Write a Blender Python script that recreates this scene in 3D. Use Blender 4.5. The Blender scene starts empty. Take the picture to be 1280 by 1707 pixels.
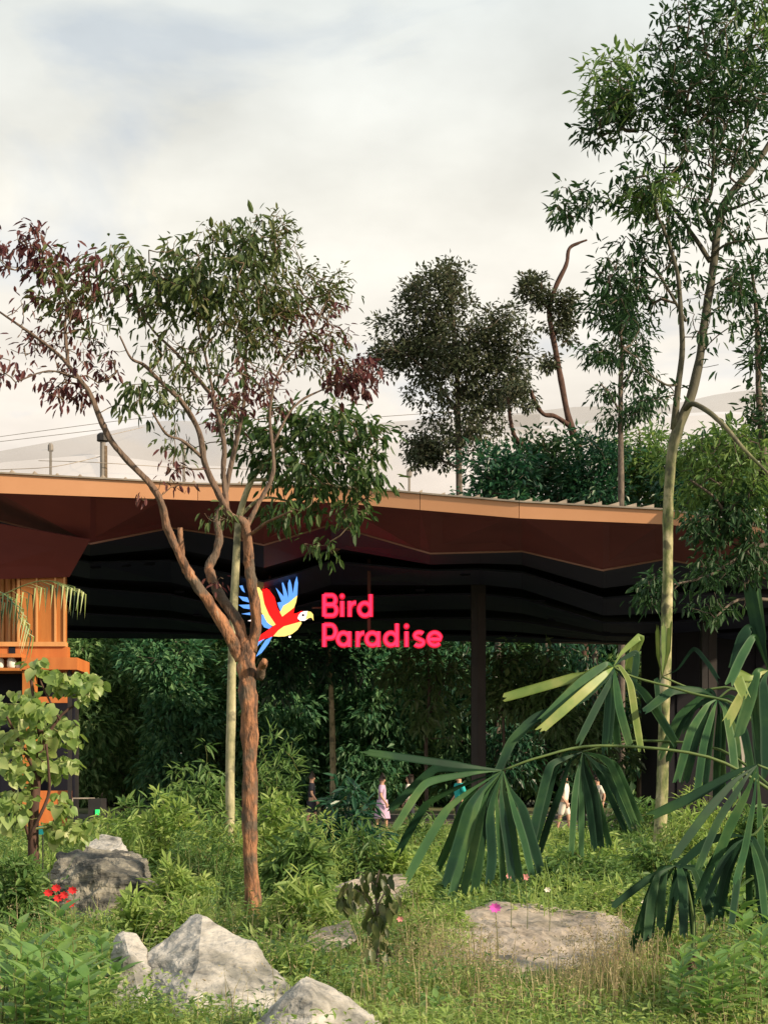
import bpy, bmesh, math, random
import numpy as np
from mathutils import Vector, noise as mnoise
R = math.radians
random.seed(7); rng = np.random.default_rng(7)
scene = bpy.context.scene
COL = scene.collection

# ------------------------------------------------------------------ camera
FPX, HORIZ, CAMZ = 2477.0, 1300.0, 1.6          # focal length and horizon row of the 1280x1707 photograph
cam = bpy.data.cameras.new('camera'); camo = bpy.data.objects.new('camera', cam); COL.objects.link(camo)
camo.location = (0, 0, CAMZ); camo.rotation_euler = (R(90), 0, 0)
cam.sensor_fit = 'VERTICAL'; cam.sensor_height = 36; cam.lens = 36*FPX/1707
cam.shift_y = (HORIZ-853.5)/1707; cam.clip_end = 3000; cam.clip_start = 0.1
scene.camera = camo

# ------------------------------------------------------------------ light
SUN_EL, SUN_AZ = 26.0, 60.0                      # behind the camera, to the right
world = bpy.data.worlds.new('World'); scene.world = world; world.use_nodes = True
nt = world.node_tree; nt.nodes.clear()
def WN(t, **k):
    n = nt.nodes.new(t)
    for a, b in k.items(): setattr(n, a, b)
    return n
wl = nt.links.new
out = WN('ShaderNodeOutputWorld'); bg = WN('ShaderNodeBackground'); bg.inputs['Strength'].default_value = 0.1
sky = WN('ShaderNodeTexSky', sky_type='NISHITA', sun_disc=False)
sky.sun_elevation = R(SUN_EL); sky.sun_rotation = R(180-SUN_AZ); sky.dust_density = 2.0
tc = WN('ShaderNodeTexCoord'); sep = WN('ShaderNodeSeparateXYZ'); wl(tc.outputs['Generated'], sep.inputs[0])
zc = WN('ShaderNodeMath', operation='MAXIMUM'); wl(sep.outputs['Z'], zc.inputs[0]); zc.inputs[1].default_value = 0.0
za = WN('ShaderNodeMath', operation='ADD'); wl(zc.outputs[0], za.inputs[0]); za.inputs[1].default_value = 0.28
dv = WN('ShaderNodeVectorMath', operation='DIVIDE'); cmb = WN('ShaderNodeCombineXYZ')
for i in range(3): wl(za.outputs[0], cmb.inputs[i])
wl(tc.outputs['Generated'], dv.inputs[0]); wl(cmb.outputs[0], dv.inputs[1])
n1 = WN('ShaderNodeTexNoise'); n1.inputs['Scale'].default_value = 3.1; n1.inputs['Detail'].default_value = 7; n1.inputs['Roughness'].default_value = 0.52; n1.inputs['Distortion'].default_value = 0.4
wl(dv.outputs[0], n1.inputs['Vector'])
rm = WN('ShaderNodeMapRange'); rm.inputs['From Min'].default_value = 0.33; rm.inputs['From Max'].default_value = 0.43
rm.inputs['To Min'].default_value = 0.72; rm.inputs['To Max'].default_value = 0.985; wl(n1.outputs['Fac'], rm.inputs['Value'])
grad = WN('ShaderNodeValToRGB'); wl(zc.outputs[0], grad.inputs[0])
e = grad.color_ramp.elements
e[0].position = 0.0; e[0].color = (0.78, 0.615, 0.52, 1); e[1].position = 1.0; e[1].color = (0.50, 0.56, 0.57, 1)
for p_, c_ in ((0.16, (0.78, 0.68, 0.60, 1)), (0.25, (0.785, 0.725, 0.64, 1)), (0.36, (0.745, 0.725, 0.655, 1)), (0.47, (0.645, 0.675, 0.655, 1))):
    q = e.new(p_); q.color = c_
n2 = WN('ShaderNodeTexNoise'); n2.inputs['Scale'].default_value = 5.0; n2.inputs['Detail'].default_value = 6; wl(dv.outputs[0], n2.inputs['Vector'])
rm2 = WN('ShaderNodeMapRange'); rm2.inputs['From Min'].default_value = 0.3; rm2.inputs['From Max'].default_value = 0.7
rm2.inputs['To Min'].default_value = 5.5; rm2.inputs['To Max'].default_value = 7.3; wl(n2.outputs['Fac'], rm2.inputs['Value'])
cm = WN('ShaderNodeVectorMath', operation='SCALE'); wl(grad.outputs[0], cm.inputs[0]); wl(rm2.outputs[0], cm.inputs['Scale'])
mx = WN('ShaderNodeMix', data_type='RGBA'); wl(rm.outputs[0], mx.inputs['Factor']); wl(sky.outputs[0], mx.inputs['A']); wl(cm.outputs[0], mx.inputs['B'])
wl(mx.outputs['Result'], bg.inputs['Color']); wl(bg.outputs[0], out.inputs[0])
sl = bpy.data.lights.new('sun', 'SUN'); sl.energy = 3.7; sl.angle = R(3.0); sl.color = (1.0, 0.80, 0.56)
so = bpy.data.objects.new('sun', sl); COL.objects.link(so)
sd = Vector((math.sin(R(SUN_AZ))*math.cos(R(SUN_EL)), -math.cos(R(SUN_AZ))*math.cos(R(SUN_EL)), math.sin(R(SUN_EL))))
so.rotation_euler = sd.to_track_quat('Z', 'Y').to_euler(); so.location = (10, -10, 20)
vs = scene.view_settings
vs.view_transform = 'Standard'; vs.look = 'None'; vs.exposure = 0.98; vs.gamma = 1.0; vs.use_curve_mapping = False
scene.cycles.max_bounces = 6; scene.cycles.transparent_max_bounces = 12
scene.cycles.diffuse_bounces = 3; scene.cycles.use_denoising = True

# ------------------------------------------------------------------ helpers
def P(px, py, Y): return np.array([(px-640)/FPX*Y, Y, CAMZ-(py-HORIZ)/FPX*Y])
def M(px, Y): return px/FPX*Y
def gz(x, y):
    w = 1.0 if y < 36 else 0.0
    return w*(0.07*math.sin(x*0.55+1.3)*math.cos(y*0.33)+0.05*math.sin(x*1.3+y*0.9))
def mesh_np(name, V, F):
    """V (n,3); F list of integer arrays (m,k)"""
    me = bpy.data.meshes.new(name)
    if not isinstance(F, (list, tuple)): F = [F]
    F = [np.asarray(f, dtype=np.int32) for f in F if len(f)]
    V = np.asarray(V, dtype=np.float32)
    me.vertices.add(len(V)); me.vertices.foreach_set('co', V.ravel())
    nl = sum(f.size for f in F); npoly = sum(len(f) for f in F)
    me.loops.add(nl); me.polygons.add(npoly)
    me.loops.foreach_set('vertex_index', np.concatenate([f.ravel() for f in F]))
    st = []; o = 0
    for f in F:
        st.append(o+np.arange(len(f))*f.shape[1]); o += f.size
    me.polygons.foreach_set('loop_start', np.concatenate(st).astype(np.int32))
    me.update(calc_edges=True); me.validate()
    return me
def smooth(me, on=True):
    me.polygons.foreach_set('use_smooth', np.full(len(me.polygons), on))
def link(name, me, mat=None, parent=None, kind=None):
    o = bpy.data.objects.new(name, me); COL.objects.link(o)
    if mat is not None and me is not None and len(me.materials) == 0: me.materials.append(mat)
    if parent is not None: o.parent = parent
    if kind: o['kind'] = kind
    return o
def tag(o, label, cat, group=None):
    o['label'] = label; o['category'] = cat
    if group: o['group'] = group
    return o
def thing(name, label, cat, loc, group=None):
    o = bpy.data.objects.new(name, None); COL.objects.link(o); o.location = tuple(float(v) for v in loc)
    o.empty_display_size = 0.1
    return tag(o, label, cat, group)

class MB:
    """collects pieces of ONE mesh"""
    def __init__(s): s.V = []; s.F3 = []; s.F4 = []; s.n = 0
    def add(s, V, F4=None, F3=None):
        V = np.asarray(V, float)
        if F4 is not None and len(F4): s.F4.append(np.asarray(F4, int)+s.n)
        if F3 is not None and len(F3): s.F3.append(np.asarray(F3, int)+s.n)
        s.V.append(V); s.n += len(V); return s
    def box(s, c, d, rz=0.0):
        c = np.asarray(c, float); d = np.asarray(d, float)/2
        V = np.array([[x, y, z] for x in (-1, 1) for y in (-1, 1) for z in (-1, 1)])*d
        if rz:
            a = np.array([[math.cos(rz), -math.sin(rz), 0], [math.sin(rz), math.cos(rz), 0], [0, 0, 1]]); V = V@a.T
        return s.add(V+c, [[0, 1, 3, 2], [4, 6, 7, 5], [0, 4, 5, 1], [2, 3, 7, 6], [0, 2, 6, 4], [1, 5, 7, 3]])
    def slab(s, quad, off):
        """quad of 4 points given thickness by the vector off"""
        q = np.asarray(quad, float); V = np.vstack([q, q+np.asarray(off, float)])
        return s.add(V, [[0, 1, 2, 3], [7, 6, 5, 4], [0, 4, 5, 1], [1, 5, 6, 2], [2, 6, 7, 3], [3, 7, 4, 0]])
    def tube(s, pts, rad, k=8, cap=True, bump=0.0, res=1, seed=0):
        pts = np.asarray(pts, float); rad = np.asarray(rad, float)
        if res > 1 and len(pts) > 2: pts, rad = spline(pts, rad, res)
        n = len(pts); T = np.gradient(pts, axis=0); T /= np.linalg.norm(T, axis=1)[:, None]+1e-9
        a = np.array([1.0, 0, 0]) if abs(T[0][0]) < 0.8 else np.array([0, 1.0, 0])
        N = np.cross(T[0], a); N /= np.linalg.norm(N)
        V = np.zeros((n, k, 3)); th = np.arange(k)*2*math.pi/k
        for i in range(n):
            N = N-T[i]*np.dot(N, T[i]); N /= np.linalg.norm(N)+1e-9
            B = np.cross(T[i], N)
            rr = np.full(k, rad[i])
            if bump:
                for j in range(k):
                    rr[j] *= 1+bump*mnoise.noise(Vector((math.cos(th[j])*1.4+seed, math.sin(th[j])*1.4, i*0.35)))+bump*0.6*mnoise.noise(Vector((math.cos(th[j])*3+seed, math.sin(th[j])*3, i*0.9+7)))
            V[i] = pts[i]+np.outer(rr*np.cos(th), N)+np.outer(rr*np.sin(th), B)
        idx = np.arange(n*k).reshape(n, k); nx = np.roll(idx, -1, axis=1)
        F = np.stack([idx[:-1], nx[:-1], nx[1:], idx[1:]], -1).reshape(-1, 4)
        V = V.reshape(-1, 3); F3 = []
        if cap:
            V = np.vstack([V, pts[:1], pts[-1:]]); b, t = n*k, n*k+1
            F3 = [[b, nx[0, j], idx[0, j]] for j in range(k)]+[[t, idx[-1, j], nx[-1, j]] for j in range(k)]
        return s.add(V, F, F3)
    def frusta(s, p0, p1, r0, r1, k=4):
        p0, p1 = np.asarray(p0), np.asarray(p1); m = len(p0)
        if m == 0: return s
        T = p1-p0; T = T/(np.linalg.norm(T, axis=1)[:, None]+1e-9)
        a = np.where(np.abs(T[:, 2:3]) < 0.9, np.array([[0, 0, 1.0]]), np.array([[1.0, 0, 0]]))
        N = np.cross(T, a); N /= np.linalg.norm(N, axis=1)[:, None]; B = np.cross(T, N)
        V = np.zeros((m, 2*k, 3))
        for j in range(k):
            c, si = math.cos(j*2*math.pi/k), math.sin(j*2*math.pi/k)
            u = N*c+B*si
            V[:, j] = p0+u*r0[:, None]; V[:, k+j] = p1+u*r1[:, None]
        base = (np.arange(m)*2*k)[:, None]
        F = np.concatenate([np.stack([base[:, 0]+j, base[:, 0]+(j+1) % k, base[:, 0]+k+(j+1) % k, base[:, 0]+k+j], -1) for j in range(k)])
        return s.add(V.reshape(-1, 3), F)
    def lathe(s, c, prof, k=14):
        c = np.asarray(c, float); n = len(prof); th = np.arange(k)*2*math.pi/k
        V = np.array([[r*math.cos(t), r*math.sin(t), z] for r, z in prof for t in th])+c
        idx = np.arange(n*k).reshape(n, k); nx = np.roll(idx, -1, axis=1)
        return s.add(V, np.stack([idx[:-1], nx[:-1], nx[1:], idx[1:]], -1).reshape(-1, 4))
    def prism(s, poly, off):
        """flat polygon (n,3) extruded by off; triangulated by bmesh"""
        bm = bmesh.new(); q = [bm.verts.new(tuple(p)) for p in poly]
        f = bm.faces.new(q); r = bmesh.ops.extrude_face_region(bm, geom=[f])
        bmesh.ops.translate(bm, vec=tuple(off), verts=[v for v in r['geom'] if isinstance(v, bmesh.types.BMVert)])
        bmesh.ops.triangulate(bm, faces=bm.faces[:]); bmesh.ops.recalc_face_normals(bm, faces=bm.faces[:])
        bm.verts.index_update()
        s.add([v.co[:] for v in bm.verts], None, [[v.index for v in f.verts] for f in bm.faces]); bm.free(); return s
    def mesh(s, name, origin=(0, 0, 0)):
        V = np.vstack(s.V)-np.asarray(origin, float)
        F = []
        if s.F4: F.append(np.vstack(s.F4))
        if s.F3: F.append(np.vstack(s.F3))
        return mesh_np(name, V, F)
    def build(s, name, mat, parent=None, origin=(0, 0, 0), sm=False, kind=None):
        me = s.mesh(name, origin); smooth(me, sm); return link(name, me, mat, parent, kind)
def spline(pts, rad, res):
    pts = np.asarray(pts, float); n = len(pts); P_, R_ = [], []
    q = np.vstack([2*pts[0]-pts[1], pts, 2*pts[-1]-pts[-2]])
    for i in range(n-1):
        a, b, c, d = q[i:i+4]
        for j in range(res):
            t = j/res
            P_.append(0.5*(2*b+(c-a)*t+(2*a-5*b+4*c-d)*t*t+(3*b-a-3*c+d)*t**3)); R_.append(rad[i]*(1-t)+rad[i+1]*t)
    P_.append(pts[-1]); R_.append(rad[-1]); return np.array(P_), np.array(R_)
def unit(v): return v/(np.linalg.norm(v, axis=-1, keepdims=True)+1e-9)

# ------------------------------------------------------------------ materials
def nodes(name):
    m = bpy.data.materials.new(name); m.use_nodes = True; t = m.node_tree
    return m, t, t.nodes['Principled BSDF'], t.nodes['Material Output']
def ramp(t, stops):
    r = t.nodes.new('ShaderNodeValToRGB'); e = r.color_ramp.elements
    e[0].position, e[0].color = stops[0][0], (*stops[0][1], 1); e[1].position, e[1].color = stops[-1][0], (*stops[-1][1], 1)
    for p, c in stops[1:-1]: q = e.new(p); q.color = (*c, 1)
    return r
def leaf_mat(name, cols, trans=0.35, rough=0.5, spec=0.3):
    m, t, b, o = nodes(name); g = t.nodes.new('ShaderNodeNewGeometry')
    n = len(cols); r = ramp(t, [(i/(n-1), c) for i, c in enumerate(cols)])
    tcn = t.nodes.new('ShaderNodeTexCoord'); nz = t.nodes.new('ShaderNodeTexNoise'); nz.inputs['Scale'].default_value = 1.3; nz.inputs['Detail'].default_value = 3
    t.links.new(tcn.outputs['Object'], nz.inputs['Vector'])
    mm = t.nodes.new('ShaderNodeMath'); mm.operation = 'MULTIPLY_ADD'; t.links.new(g.outputs['Random Per Island'], mm.inputs[0]); mm.inputs[1].default_value = 0.62
    m2 = t.nodes.new('ShaderNodeMapRange'); m2.inputs['From Min'].default_value = 0.3; m2.inputs['From Max'].default_value = 0.7; m2.inputs['To Max'].default_value = 0.38
    t.links.new(nz.outputs['Fac'], m2.inputs['Value']); t.links.new(m2.outputs[0], mm.inputs[2])
    t.links.new(mm.outputs[0], r.inputs[0]); t.links.new(r.outputs[0], b.inputs['Base Color'])
    b.inputs['Roughness'].default_value = rough; b.inputs['Specular IOR Level'].default_value = spec
    tr = t.nodes.new('ShaderNodeBsdfTranslucent'); ms = t.nodes.new('ShaderNodeMixShader'); ms.inputs[0].default_value = trans
    hs = t.nodes.new('ShaderNodeHueSaturation'); hs.inputs['Hue'].default_value = 0.485; hs.inputs['Saturation'].default_value = 1.1; hs.inputs['Value'].default_value = 1.5
    t.links.new(r.outputs[0], hs.inputs['Color']); t.links.new(hs.outputs[0], tr.inputs['Color'])
    t.links.new(b.outputs[0], ms.inputs[1]); t.links.new(tr.outputs[0], ms.inputs[2]); t.links.new(ms.outputs[0], o.inputs['Surface'])
    return m
def noise_mat(name, stops, scale=5.0, stretch=(1, 1, 1), detail=8, rough=0.8, bump=0.3, bdist=0.02, spec=0.3, metal=0.0, coord='Object', bscale=None, distort=0.0, lo=0.3, hi=0.7):
    m, t, b, o = nodes(name); tcn = t.nodes.new('ShaderNodeTexCoord'); mp = t.nodes.new('ShaderNodeMapping'); mp.inputs['Scale'].default_value = stretch
    t.links.new(tcn.outputs[coord], mp.inputs[0])
    nz = t.nodes.new('ShaderNodeTexNoise'); nz.inputs['Scale'].default_value = scale; nz.inputs['Detail'].default_value = detail; nz.inputs['Roughness'].default_value = 0.6; nz.inputs['Distortion'].default_value = distort
    t.links.new(mp.outputs[0], nz.inputs['Vector'])
    mr = t.nodes.new('ShaderNodeMapRange'); mr.inputs['From Min'].default_value = lo; mr.inputs['From Max'].default_value = hi; t.links.new(nz.outputs['Fac'], mr.inputs['Value'])
    r = ramp(t, stops); t.links.new(mr.outputs[0], r.inputs[0]); t.links.new(r.outputs[0], b.inputs['Base Color'])
    b.inputs['Roughness'].default_value = rough; b.inputs['Specular IOR Level'].default_value = spec; b.inputs['Metallic'].default_value = metal
    if bump:
        n2_ = t.nodes.new('ShaderNodeTexNoise'); n2_.inputs['Scale'].default_value = bscale or scale*2.2; n2_.inputs['Detail'].default_value = 8; t.links.new(mp.outputs[0], n2_.inputs['Vector'])
        bp = t.nodes.new('ShaderNodeBump'); bp.inputs['Strength'].default_value = bump; bp.inputs['Distance'].default_value = bdist
        t.links.new(n2_.outputs['Fac'], bp.inputs['Height']); t.links.new(bp.outputs[0], b.inputs['Normal'])
    return m
def emit_mat(name, col, strength, base=None):
    m, t, b, o = nodes(name); b.inputs['Base Color'].default_value = (*(base or col), 1); b.inputs['Roughness'].default_value = 0.4
    b.inputs['Emission Color'].default_value = (*col, 1); b.inputs['Emission Strength'].default_value = strength; return m
def net_mat(name, col, fac):
    m, t, b, o = nodes(name); tr = t.nodes.new('ShaderNodeBsdfTransparent'); ms = t.nodes.new('ShaderNodeMixShader'); ms.inputs[0].default_value = fac
    b.inputs['Base Color'].default_value = (*col, 1); b.inputs['Roughness'].default_value = 0.9
    t.links.new(tr.outputs[0], ms.inputs[1]); t.links.new(b.outputs[0], ms.inputs[2]); t.links.new(ms.outputs[0], o.inputs['Surface']); return m
L_FRESH = leaf_mat('leaf_fresh', [(0.11, 0.21, 0.05), (0.20, 0.31, 0.08), (0.29, 0.39, 0.12), (0.40, 0.45, 0.19)], 0.42)
L_HEART = leaf_mat('leaf_heart', [(0.10, 0.18, 0.045), (0.17, 0.27, 0.07), (0.27, 0.34, 0.11)], 0.4, 0.45)
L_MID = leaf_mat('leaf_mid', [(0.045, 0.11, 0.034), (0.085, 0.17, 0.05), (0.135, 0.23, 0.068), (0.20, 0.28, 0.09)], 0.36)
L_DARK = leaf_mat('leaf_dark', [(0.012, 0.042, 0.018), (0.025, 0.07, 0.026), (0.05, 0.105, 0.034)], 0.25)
L_TEAL = leaf_mat('leaf_teal', [(0.008, 0.04, 0.024), (0.014, 0.065, 0.036), (0.03, 0.10, 0.048), (0.06, 0.14, 0.05)], 0.25, 0.4, 0.5)
L_MAROON = leaf_mat('leaf_maroon', [(0.045, 0.014, 0.018), (0.085, 0.024, 0.03), (0.13, 0.05, 0.045), (0.07, 0.05, 0.03)], 0.25)
L_OLIVE = leaf_mat('leaf_olive', [(0.04, 0.065, 0.02), (0.06, 0.10, 0.025), (0.10, 0.12, 0.035), (0.12, 0.085, 0.04)], 0.3)
L_GREYG = leaf_mat('leaf_greygreen', [(0.034, 0.048, 0.03), (0.052, 0.072, 0.04), (0.078, 0.095, 0.052), (0.10, 0.085, 0.06)], 0.2)
L_PALM = noise_mat('palm_leaflet', [(0, (0.005, 0.026, 0.013)), (0.5, (0.008, 0.040, 0.018)), (1, (0.026, 0.075, 0.02))], 2.5, (1, 1, 1), 4, 0.6, 0.0, spec=0.22)  # shade on the hanging leaflets put into a dark green
L_PALM2 = noise_mat('palm_leaflet_mid', [(0, (0.014, 0.06, 0.022)), (0.5, (0.03, 0.095, 0.03)), (1, (0.08, 0.15, 0.045))], 2.5, (1, 1, 1), 4, 0.55, 0.0, spec=0.3)  # lighter copy: sunlit streaks put into the leaflet colour
L_PALMY = noise_mat('palm_leaflet_yellow_sunlit', [(0, (0.08, 0.16, 0.03)), (0.5, (0.17, 0.24, 0.06)), (1, (0.30, 0.31, 0.11))], 2.5, (1, 1, 1), 4, 0.45, 0.0, spec=0.4)  # yellow-green leaflets; on the fan palm the colour paints sunlit ones
L_PETI = noise_mat('palm_petiole', [(0, (0.05, 0.10, 0.03)), (1, (0.12, 0.17, 0.05))], 4, rough=0.6, bump=0)
L_GRASS = leaf_mat('grass_blade', [(0.10, 0.18, 0.045), (0.18, 0.28, 0.07), (0.28, 0.35, 0.12), (0.43, 0.41, 0.21)], 0.35)
L_DRY = leaf_mat('dry_stem', [(0.18, 0.17, 0.08), (0.30, 0.27, 0.13), (0.44, 0.38, 0.23), (0.26, 0.17, 0.12)], 0.3)
BARK_MAIN = noise_mat('bark_reddish', [(0, (0.04, 0.028, 0.022)), (0.3, (0.12, 0.068, 0.045)), (0.55, (0.27, 0.13, 0.07)), (0.82, (0.38, 0.185, 0.095)), (1, (0.34, 0.26, 0.19))], 13, (1, 1, 0.32), 9, 0.85, 1.0, 0.035, distort=0.6)
BARK_PALE = noise_mat('bark_pale', [(0, (0.12, 0.13, 0.075)), (0.4, (0.30, 0.29, 0.17)), (1, (0.50, 0.45, 0.30))], 7, (1, 1, 0.5), 8, 0.85, 0.6, 0.02)
BARK_LICHEN = noise_mat('bark_lichen', [(0, (0.045, 0.065, 0.028)), (0.35, (0.14, 0.165, 0.065)), (0.6, (0.29, 0.28, 0.15)), (1, (0.50, 0.45, 0.31))], 6, (1, 1, 0.45), 9, 0.85, 0.6, 0.02)
BARK_GREY = noise_mat('bark_grey', [(0, (0.05, 0.042, 0.036)), (1, (0.17, 0.14, 0.115))], 8, (1, 1, 0.4), 8, 0.9, 0.6, 0.02)
BARK_RED = noise_mat('bark_redbrown', [(0, (0.035, 0.021, 0.018)), (1, (0.11, 0.062, 0.048))], 8, (1, 1, 0.4), 8, 0.9, 0.6, 0.02)
TWIG = noise_mat('twig', [(0, (0.09, 0.065, 0.045)), (1, (0.19, 0.145, 0.10))], 6, rough=0.9, bump=0)
STEM_G = noise_mat('green_stem', [(0, (0.06, 0.09, 0.03)), (1, (0.16, 0.17, 0.06))], 6, rough=0.7, bump=0)
ROCK = noise_mat('rock_pale', [(0, (0.10, 0.10, 0.096)), (0.3, (0.25, 0.245, 0.23)), (0.6, (0.37, 0.36, 0.34)), (1, (0.47, 0.455, 0.43))], 3.6, (1, 1, 2.2), 12, 0.92, 0.9, 0.05, bscale=9, distort=0.5)
ROCK_D = noise_mat('rock_weathered', [(0, (0.025, 0.028, 0.03)), (0.4, (0.085, 0.085, 0.078)), (0.7, (0.20, 0.19, 0.16)), (1, (0.33, 0.31, 0.255))], 2.4, (1, 1, 3.0), 12, 0.92, 0.9, 0.05, bscale=9, distort=0.6)
ROCK_T = noise_mat('rock_tan', [(0, (0.15, 0.13, 0.105)), (0.35, (0.28, 0.24, 0.20)), (0.7, (0.36, 0.315, 0.27)), (1, (0.44, 0.39, 0.345))], 2.8, (1, 1, 2.0), 12, 0.95, 0.8, 0.04, bscale=8)
SOIL = noise_mat('soil_and_turf', [(0, (0.04, 0.05, 0.02)), (0.45, (0.075, 0.09, 0.03)), (0.75, (0.14, 0.125, 0.065)), (1, (0.22, 0.18, 0.115))], 0.9, rough=0.95, bump=0.8, bdist=0.05, bscale=14)
PAVE = noise_mat('paving', [(0, (0.10, 0.095, 0.09)), (1, (0.17, 0.16, 0.15))], 1.5, rough=0.85, bump=0.1)
FASCIA = noise_mat('fascia_bronze', [(0, (0.52, 0.255, 0.125)), (1, (0.60, 0.31, 0.165))], 0.35, rough=0.55, bump=0.05, spec=0.4)
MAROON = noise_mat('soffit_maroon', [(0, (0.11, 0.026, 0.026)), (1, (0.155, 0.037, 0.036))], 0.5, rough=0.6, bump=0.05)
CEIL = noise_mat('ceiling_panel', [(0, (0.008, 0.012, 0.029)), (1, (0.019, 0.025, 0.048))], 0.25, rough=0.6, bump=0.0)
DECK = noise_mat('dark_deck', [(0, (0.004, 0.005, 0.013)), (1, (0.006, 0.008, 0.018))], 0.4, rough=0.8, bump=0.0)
METAL = noise_mat('roof_metal', [(0, (0.26, 0.22, 0.18)), (1, (0.40, 0.35, 0.29))], 2.0, rough=0.5, bump=0.0, metal=0.2)
STEEL = noise_mat('dark_steel', [(0, (0.018, 0.018, 0.02)), (1, (0.032, 0.030, 0.030))], 1.5, rough=0.55, bump=0.05)
TIMBER = noise_mat('orange_timber', [(0, (0.34, 0.115, 0.026)), (1, (0.47, 0.18, 0.045))], 2.2, (2, 2, 0.3), 6, 0.6, 0.1)
TIMBER_L = noise_mat('light_timber', [(0, (0.52, 0.25, 0.09)), (1, (0.60, 0.31, 0.125))], 2.2, (2, 2, 0.3), 6, 0.6, 0.05)
TIMBER_D = noise_mat('rust_timber', [(0, (0.40, 0.12, 0.032)), (1, (0.52, 0.18, 0.05))], 1.6, (2, 2, 0.5), 6, 0.6, 0.1)
CERAMIC = noise_mat('white_ceramic', [(0, (0.55, 0.52, 0.47)), (1, (0.72, 0.69, 0.64))], 6, rough=0.4, bump=0.0)
NET_A = net_mat('net_grey', (0.22, 0.195, 0.17), 0.46)
NET_B = net_mat('net_pale', (0.36, 0.32, 0.28), 0.24)
MAST = noise_mat('mast_steel', [(0, (0.16, 0.15, 0.14)), (1, (0.24, 0.22, 0.20))], 1.5, rough=0.6, bump=0.0)
WALLD = noise_mat('void_shade_wall', [(0, (0.005, 0.005, 0.009)), (1, (0.009, 0.009, 0.014))], 0.6, rough=0.8, bump=0.05)
PANEL = noise_mat('pale_panel', [(0, (0.34, 0.31, 0.27)), (1, (0.44, 0.40, 0.35))], 3, rough=0.7, bump=0.05)

def lichen_patches(m, col, scale, lo, hi):
    t = m.node_tree; b = t.nodes['Principled BSDF']; src = b.inputs['Base Color'].links[0].from_socket
    g = t.nodes.new('ShaderNodeTexCoord'); nz = t.nodes.new('ShaderNodeTexNoise'); nz.inputs['Scale'].default_value = scale; nz.inputs['Detail'].default_value = 6; t.links.new(g.outputs['Object'], nz.inputs['Vector'])
    mr = t.nodes.new('ShaderNodeMapRange'); mr.inputs['From Min'].default_value = lo; mr.inputs['From Max'].default_value = hi; mr.inputs['To Max'].default_value = .85; t.links.new(nz.outputs['Fac'], mr.inputs['Value'])
    mx_ = t.nodes.new('ShaderNodeMix'); mx_.data_type = 'RGBA'; mx_.inputs['B'].default_value = (*col, 1); t.links.new(mr.outputs[0], mx_.inputs['Factor']); t.links.new(src, mx_.inputs['A']); t.links.new(mx_.outputs['Result'], b.inputs['Base Color'])
lichen_patches(BARK_MAIN, (0.085, 0.075, 0.06), 3.2, .5, .6); lichen_patches(BARK_LICHEN, (0.06, 0.06, 0.04), 4.5, .54, .62); lichen_patches(BARK_PALE, (0.11, 0.11, 0.075), 5, .54, .64)
lichen_patches(ROCK, (0.085, 0.09, 0.082), 2.3, .52, .66); lichen_patches(ROCK_T, (0.15, 0.14, 0.115), 2.0, .54, .68)
def darken_bark_up(m, col, z0, z1):
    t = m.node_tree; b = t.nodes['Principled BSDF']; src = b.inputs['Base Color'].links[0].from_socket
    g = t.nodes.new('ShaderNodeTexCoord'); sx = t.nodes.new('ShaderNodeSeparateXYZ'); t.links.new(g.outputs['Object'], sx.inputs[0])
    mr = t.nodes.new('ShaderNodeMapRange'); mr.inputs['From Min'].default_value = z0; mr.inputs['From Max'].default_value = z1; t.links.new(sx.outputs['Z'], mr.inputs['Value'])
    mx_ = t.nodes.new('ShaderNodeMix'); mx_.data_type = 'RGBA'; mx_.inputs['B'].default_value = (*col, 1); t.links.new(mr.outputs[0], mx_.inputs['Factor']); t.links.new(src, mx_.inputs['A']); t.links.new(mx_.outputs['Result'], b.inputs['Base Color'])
darken_bark_up(BARK_MAIN, (0.13, 0.095, 0.075), 3.7, 4.9); darken_bark_up(BARK_LICHEN, (0.085, 0.082, 0.062), 6.0, 8.2)  # upper reddish limbs lose sunlit orange by colour; lichen bark darkens towards the top
# ------------------------------------------------------------------ ground
def axis_vals(lo, hi, fine_lo, fine_hi, step, n):
    a = np.arange(fine_lo, fine_hi+1e-6, step)
    l = fine_lo-np.geomspace(step, fine_lo-lo, n)[::-1]; h = fine_hi+np.geomspace(step, hi-fine_hi, n)
    return np.concatenate([l, a, h])
gx = axis_vals(-900, 900, -14, 14, 0.35, 16); gy = axis_vals(-300, 1500, 4, 37, 0.35, 16)
GX, GY = np.meshgrid(gx, gy); GZ = np.vectorize(gz)(GX, GY)
GZ = np.where((np.abs(GX) < 40) & (GY > -5), GZ, 0)
idx = np.arange(GX.size).reshape(GX.shape)
gf = np.stack([idx[:-1, :-1], idx[:-1, 1:], idx[1:, 1:], idx[1:, :-1]], -1).reshape(-1, 4)
gme = mesh_np('ground', np.stack([GX, GY, GZ], -1).reshape(-1, 3), gf); smooth(gme)
g_o = link('ground', gme, SOIL, kind='structure')
MB().box((2, 52, 0.03), (60, 27, 0.14)).build('plaza_pavement', PAVE, kind='structure')

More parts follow.
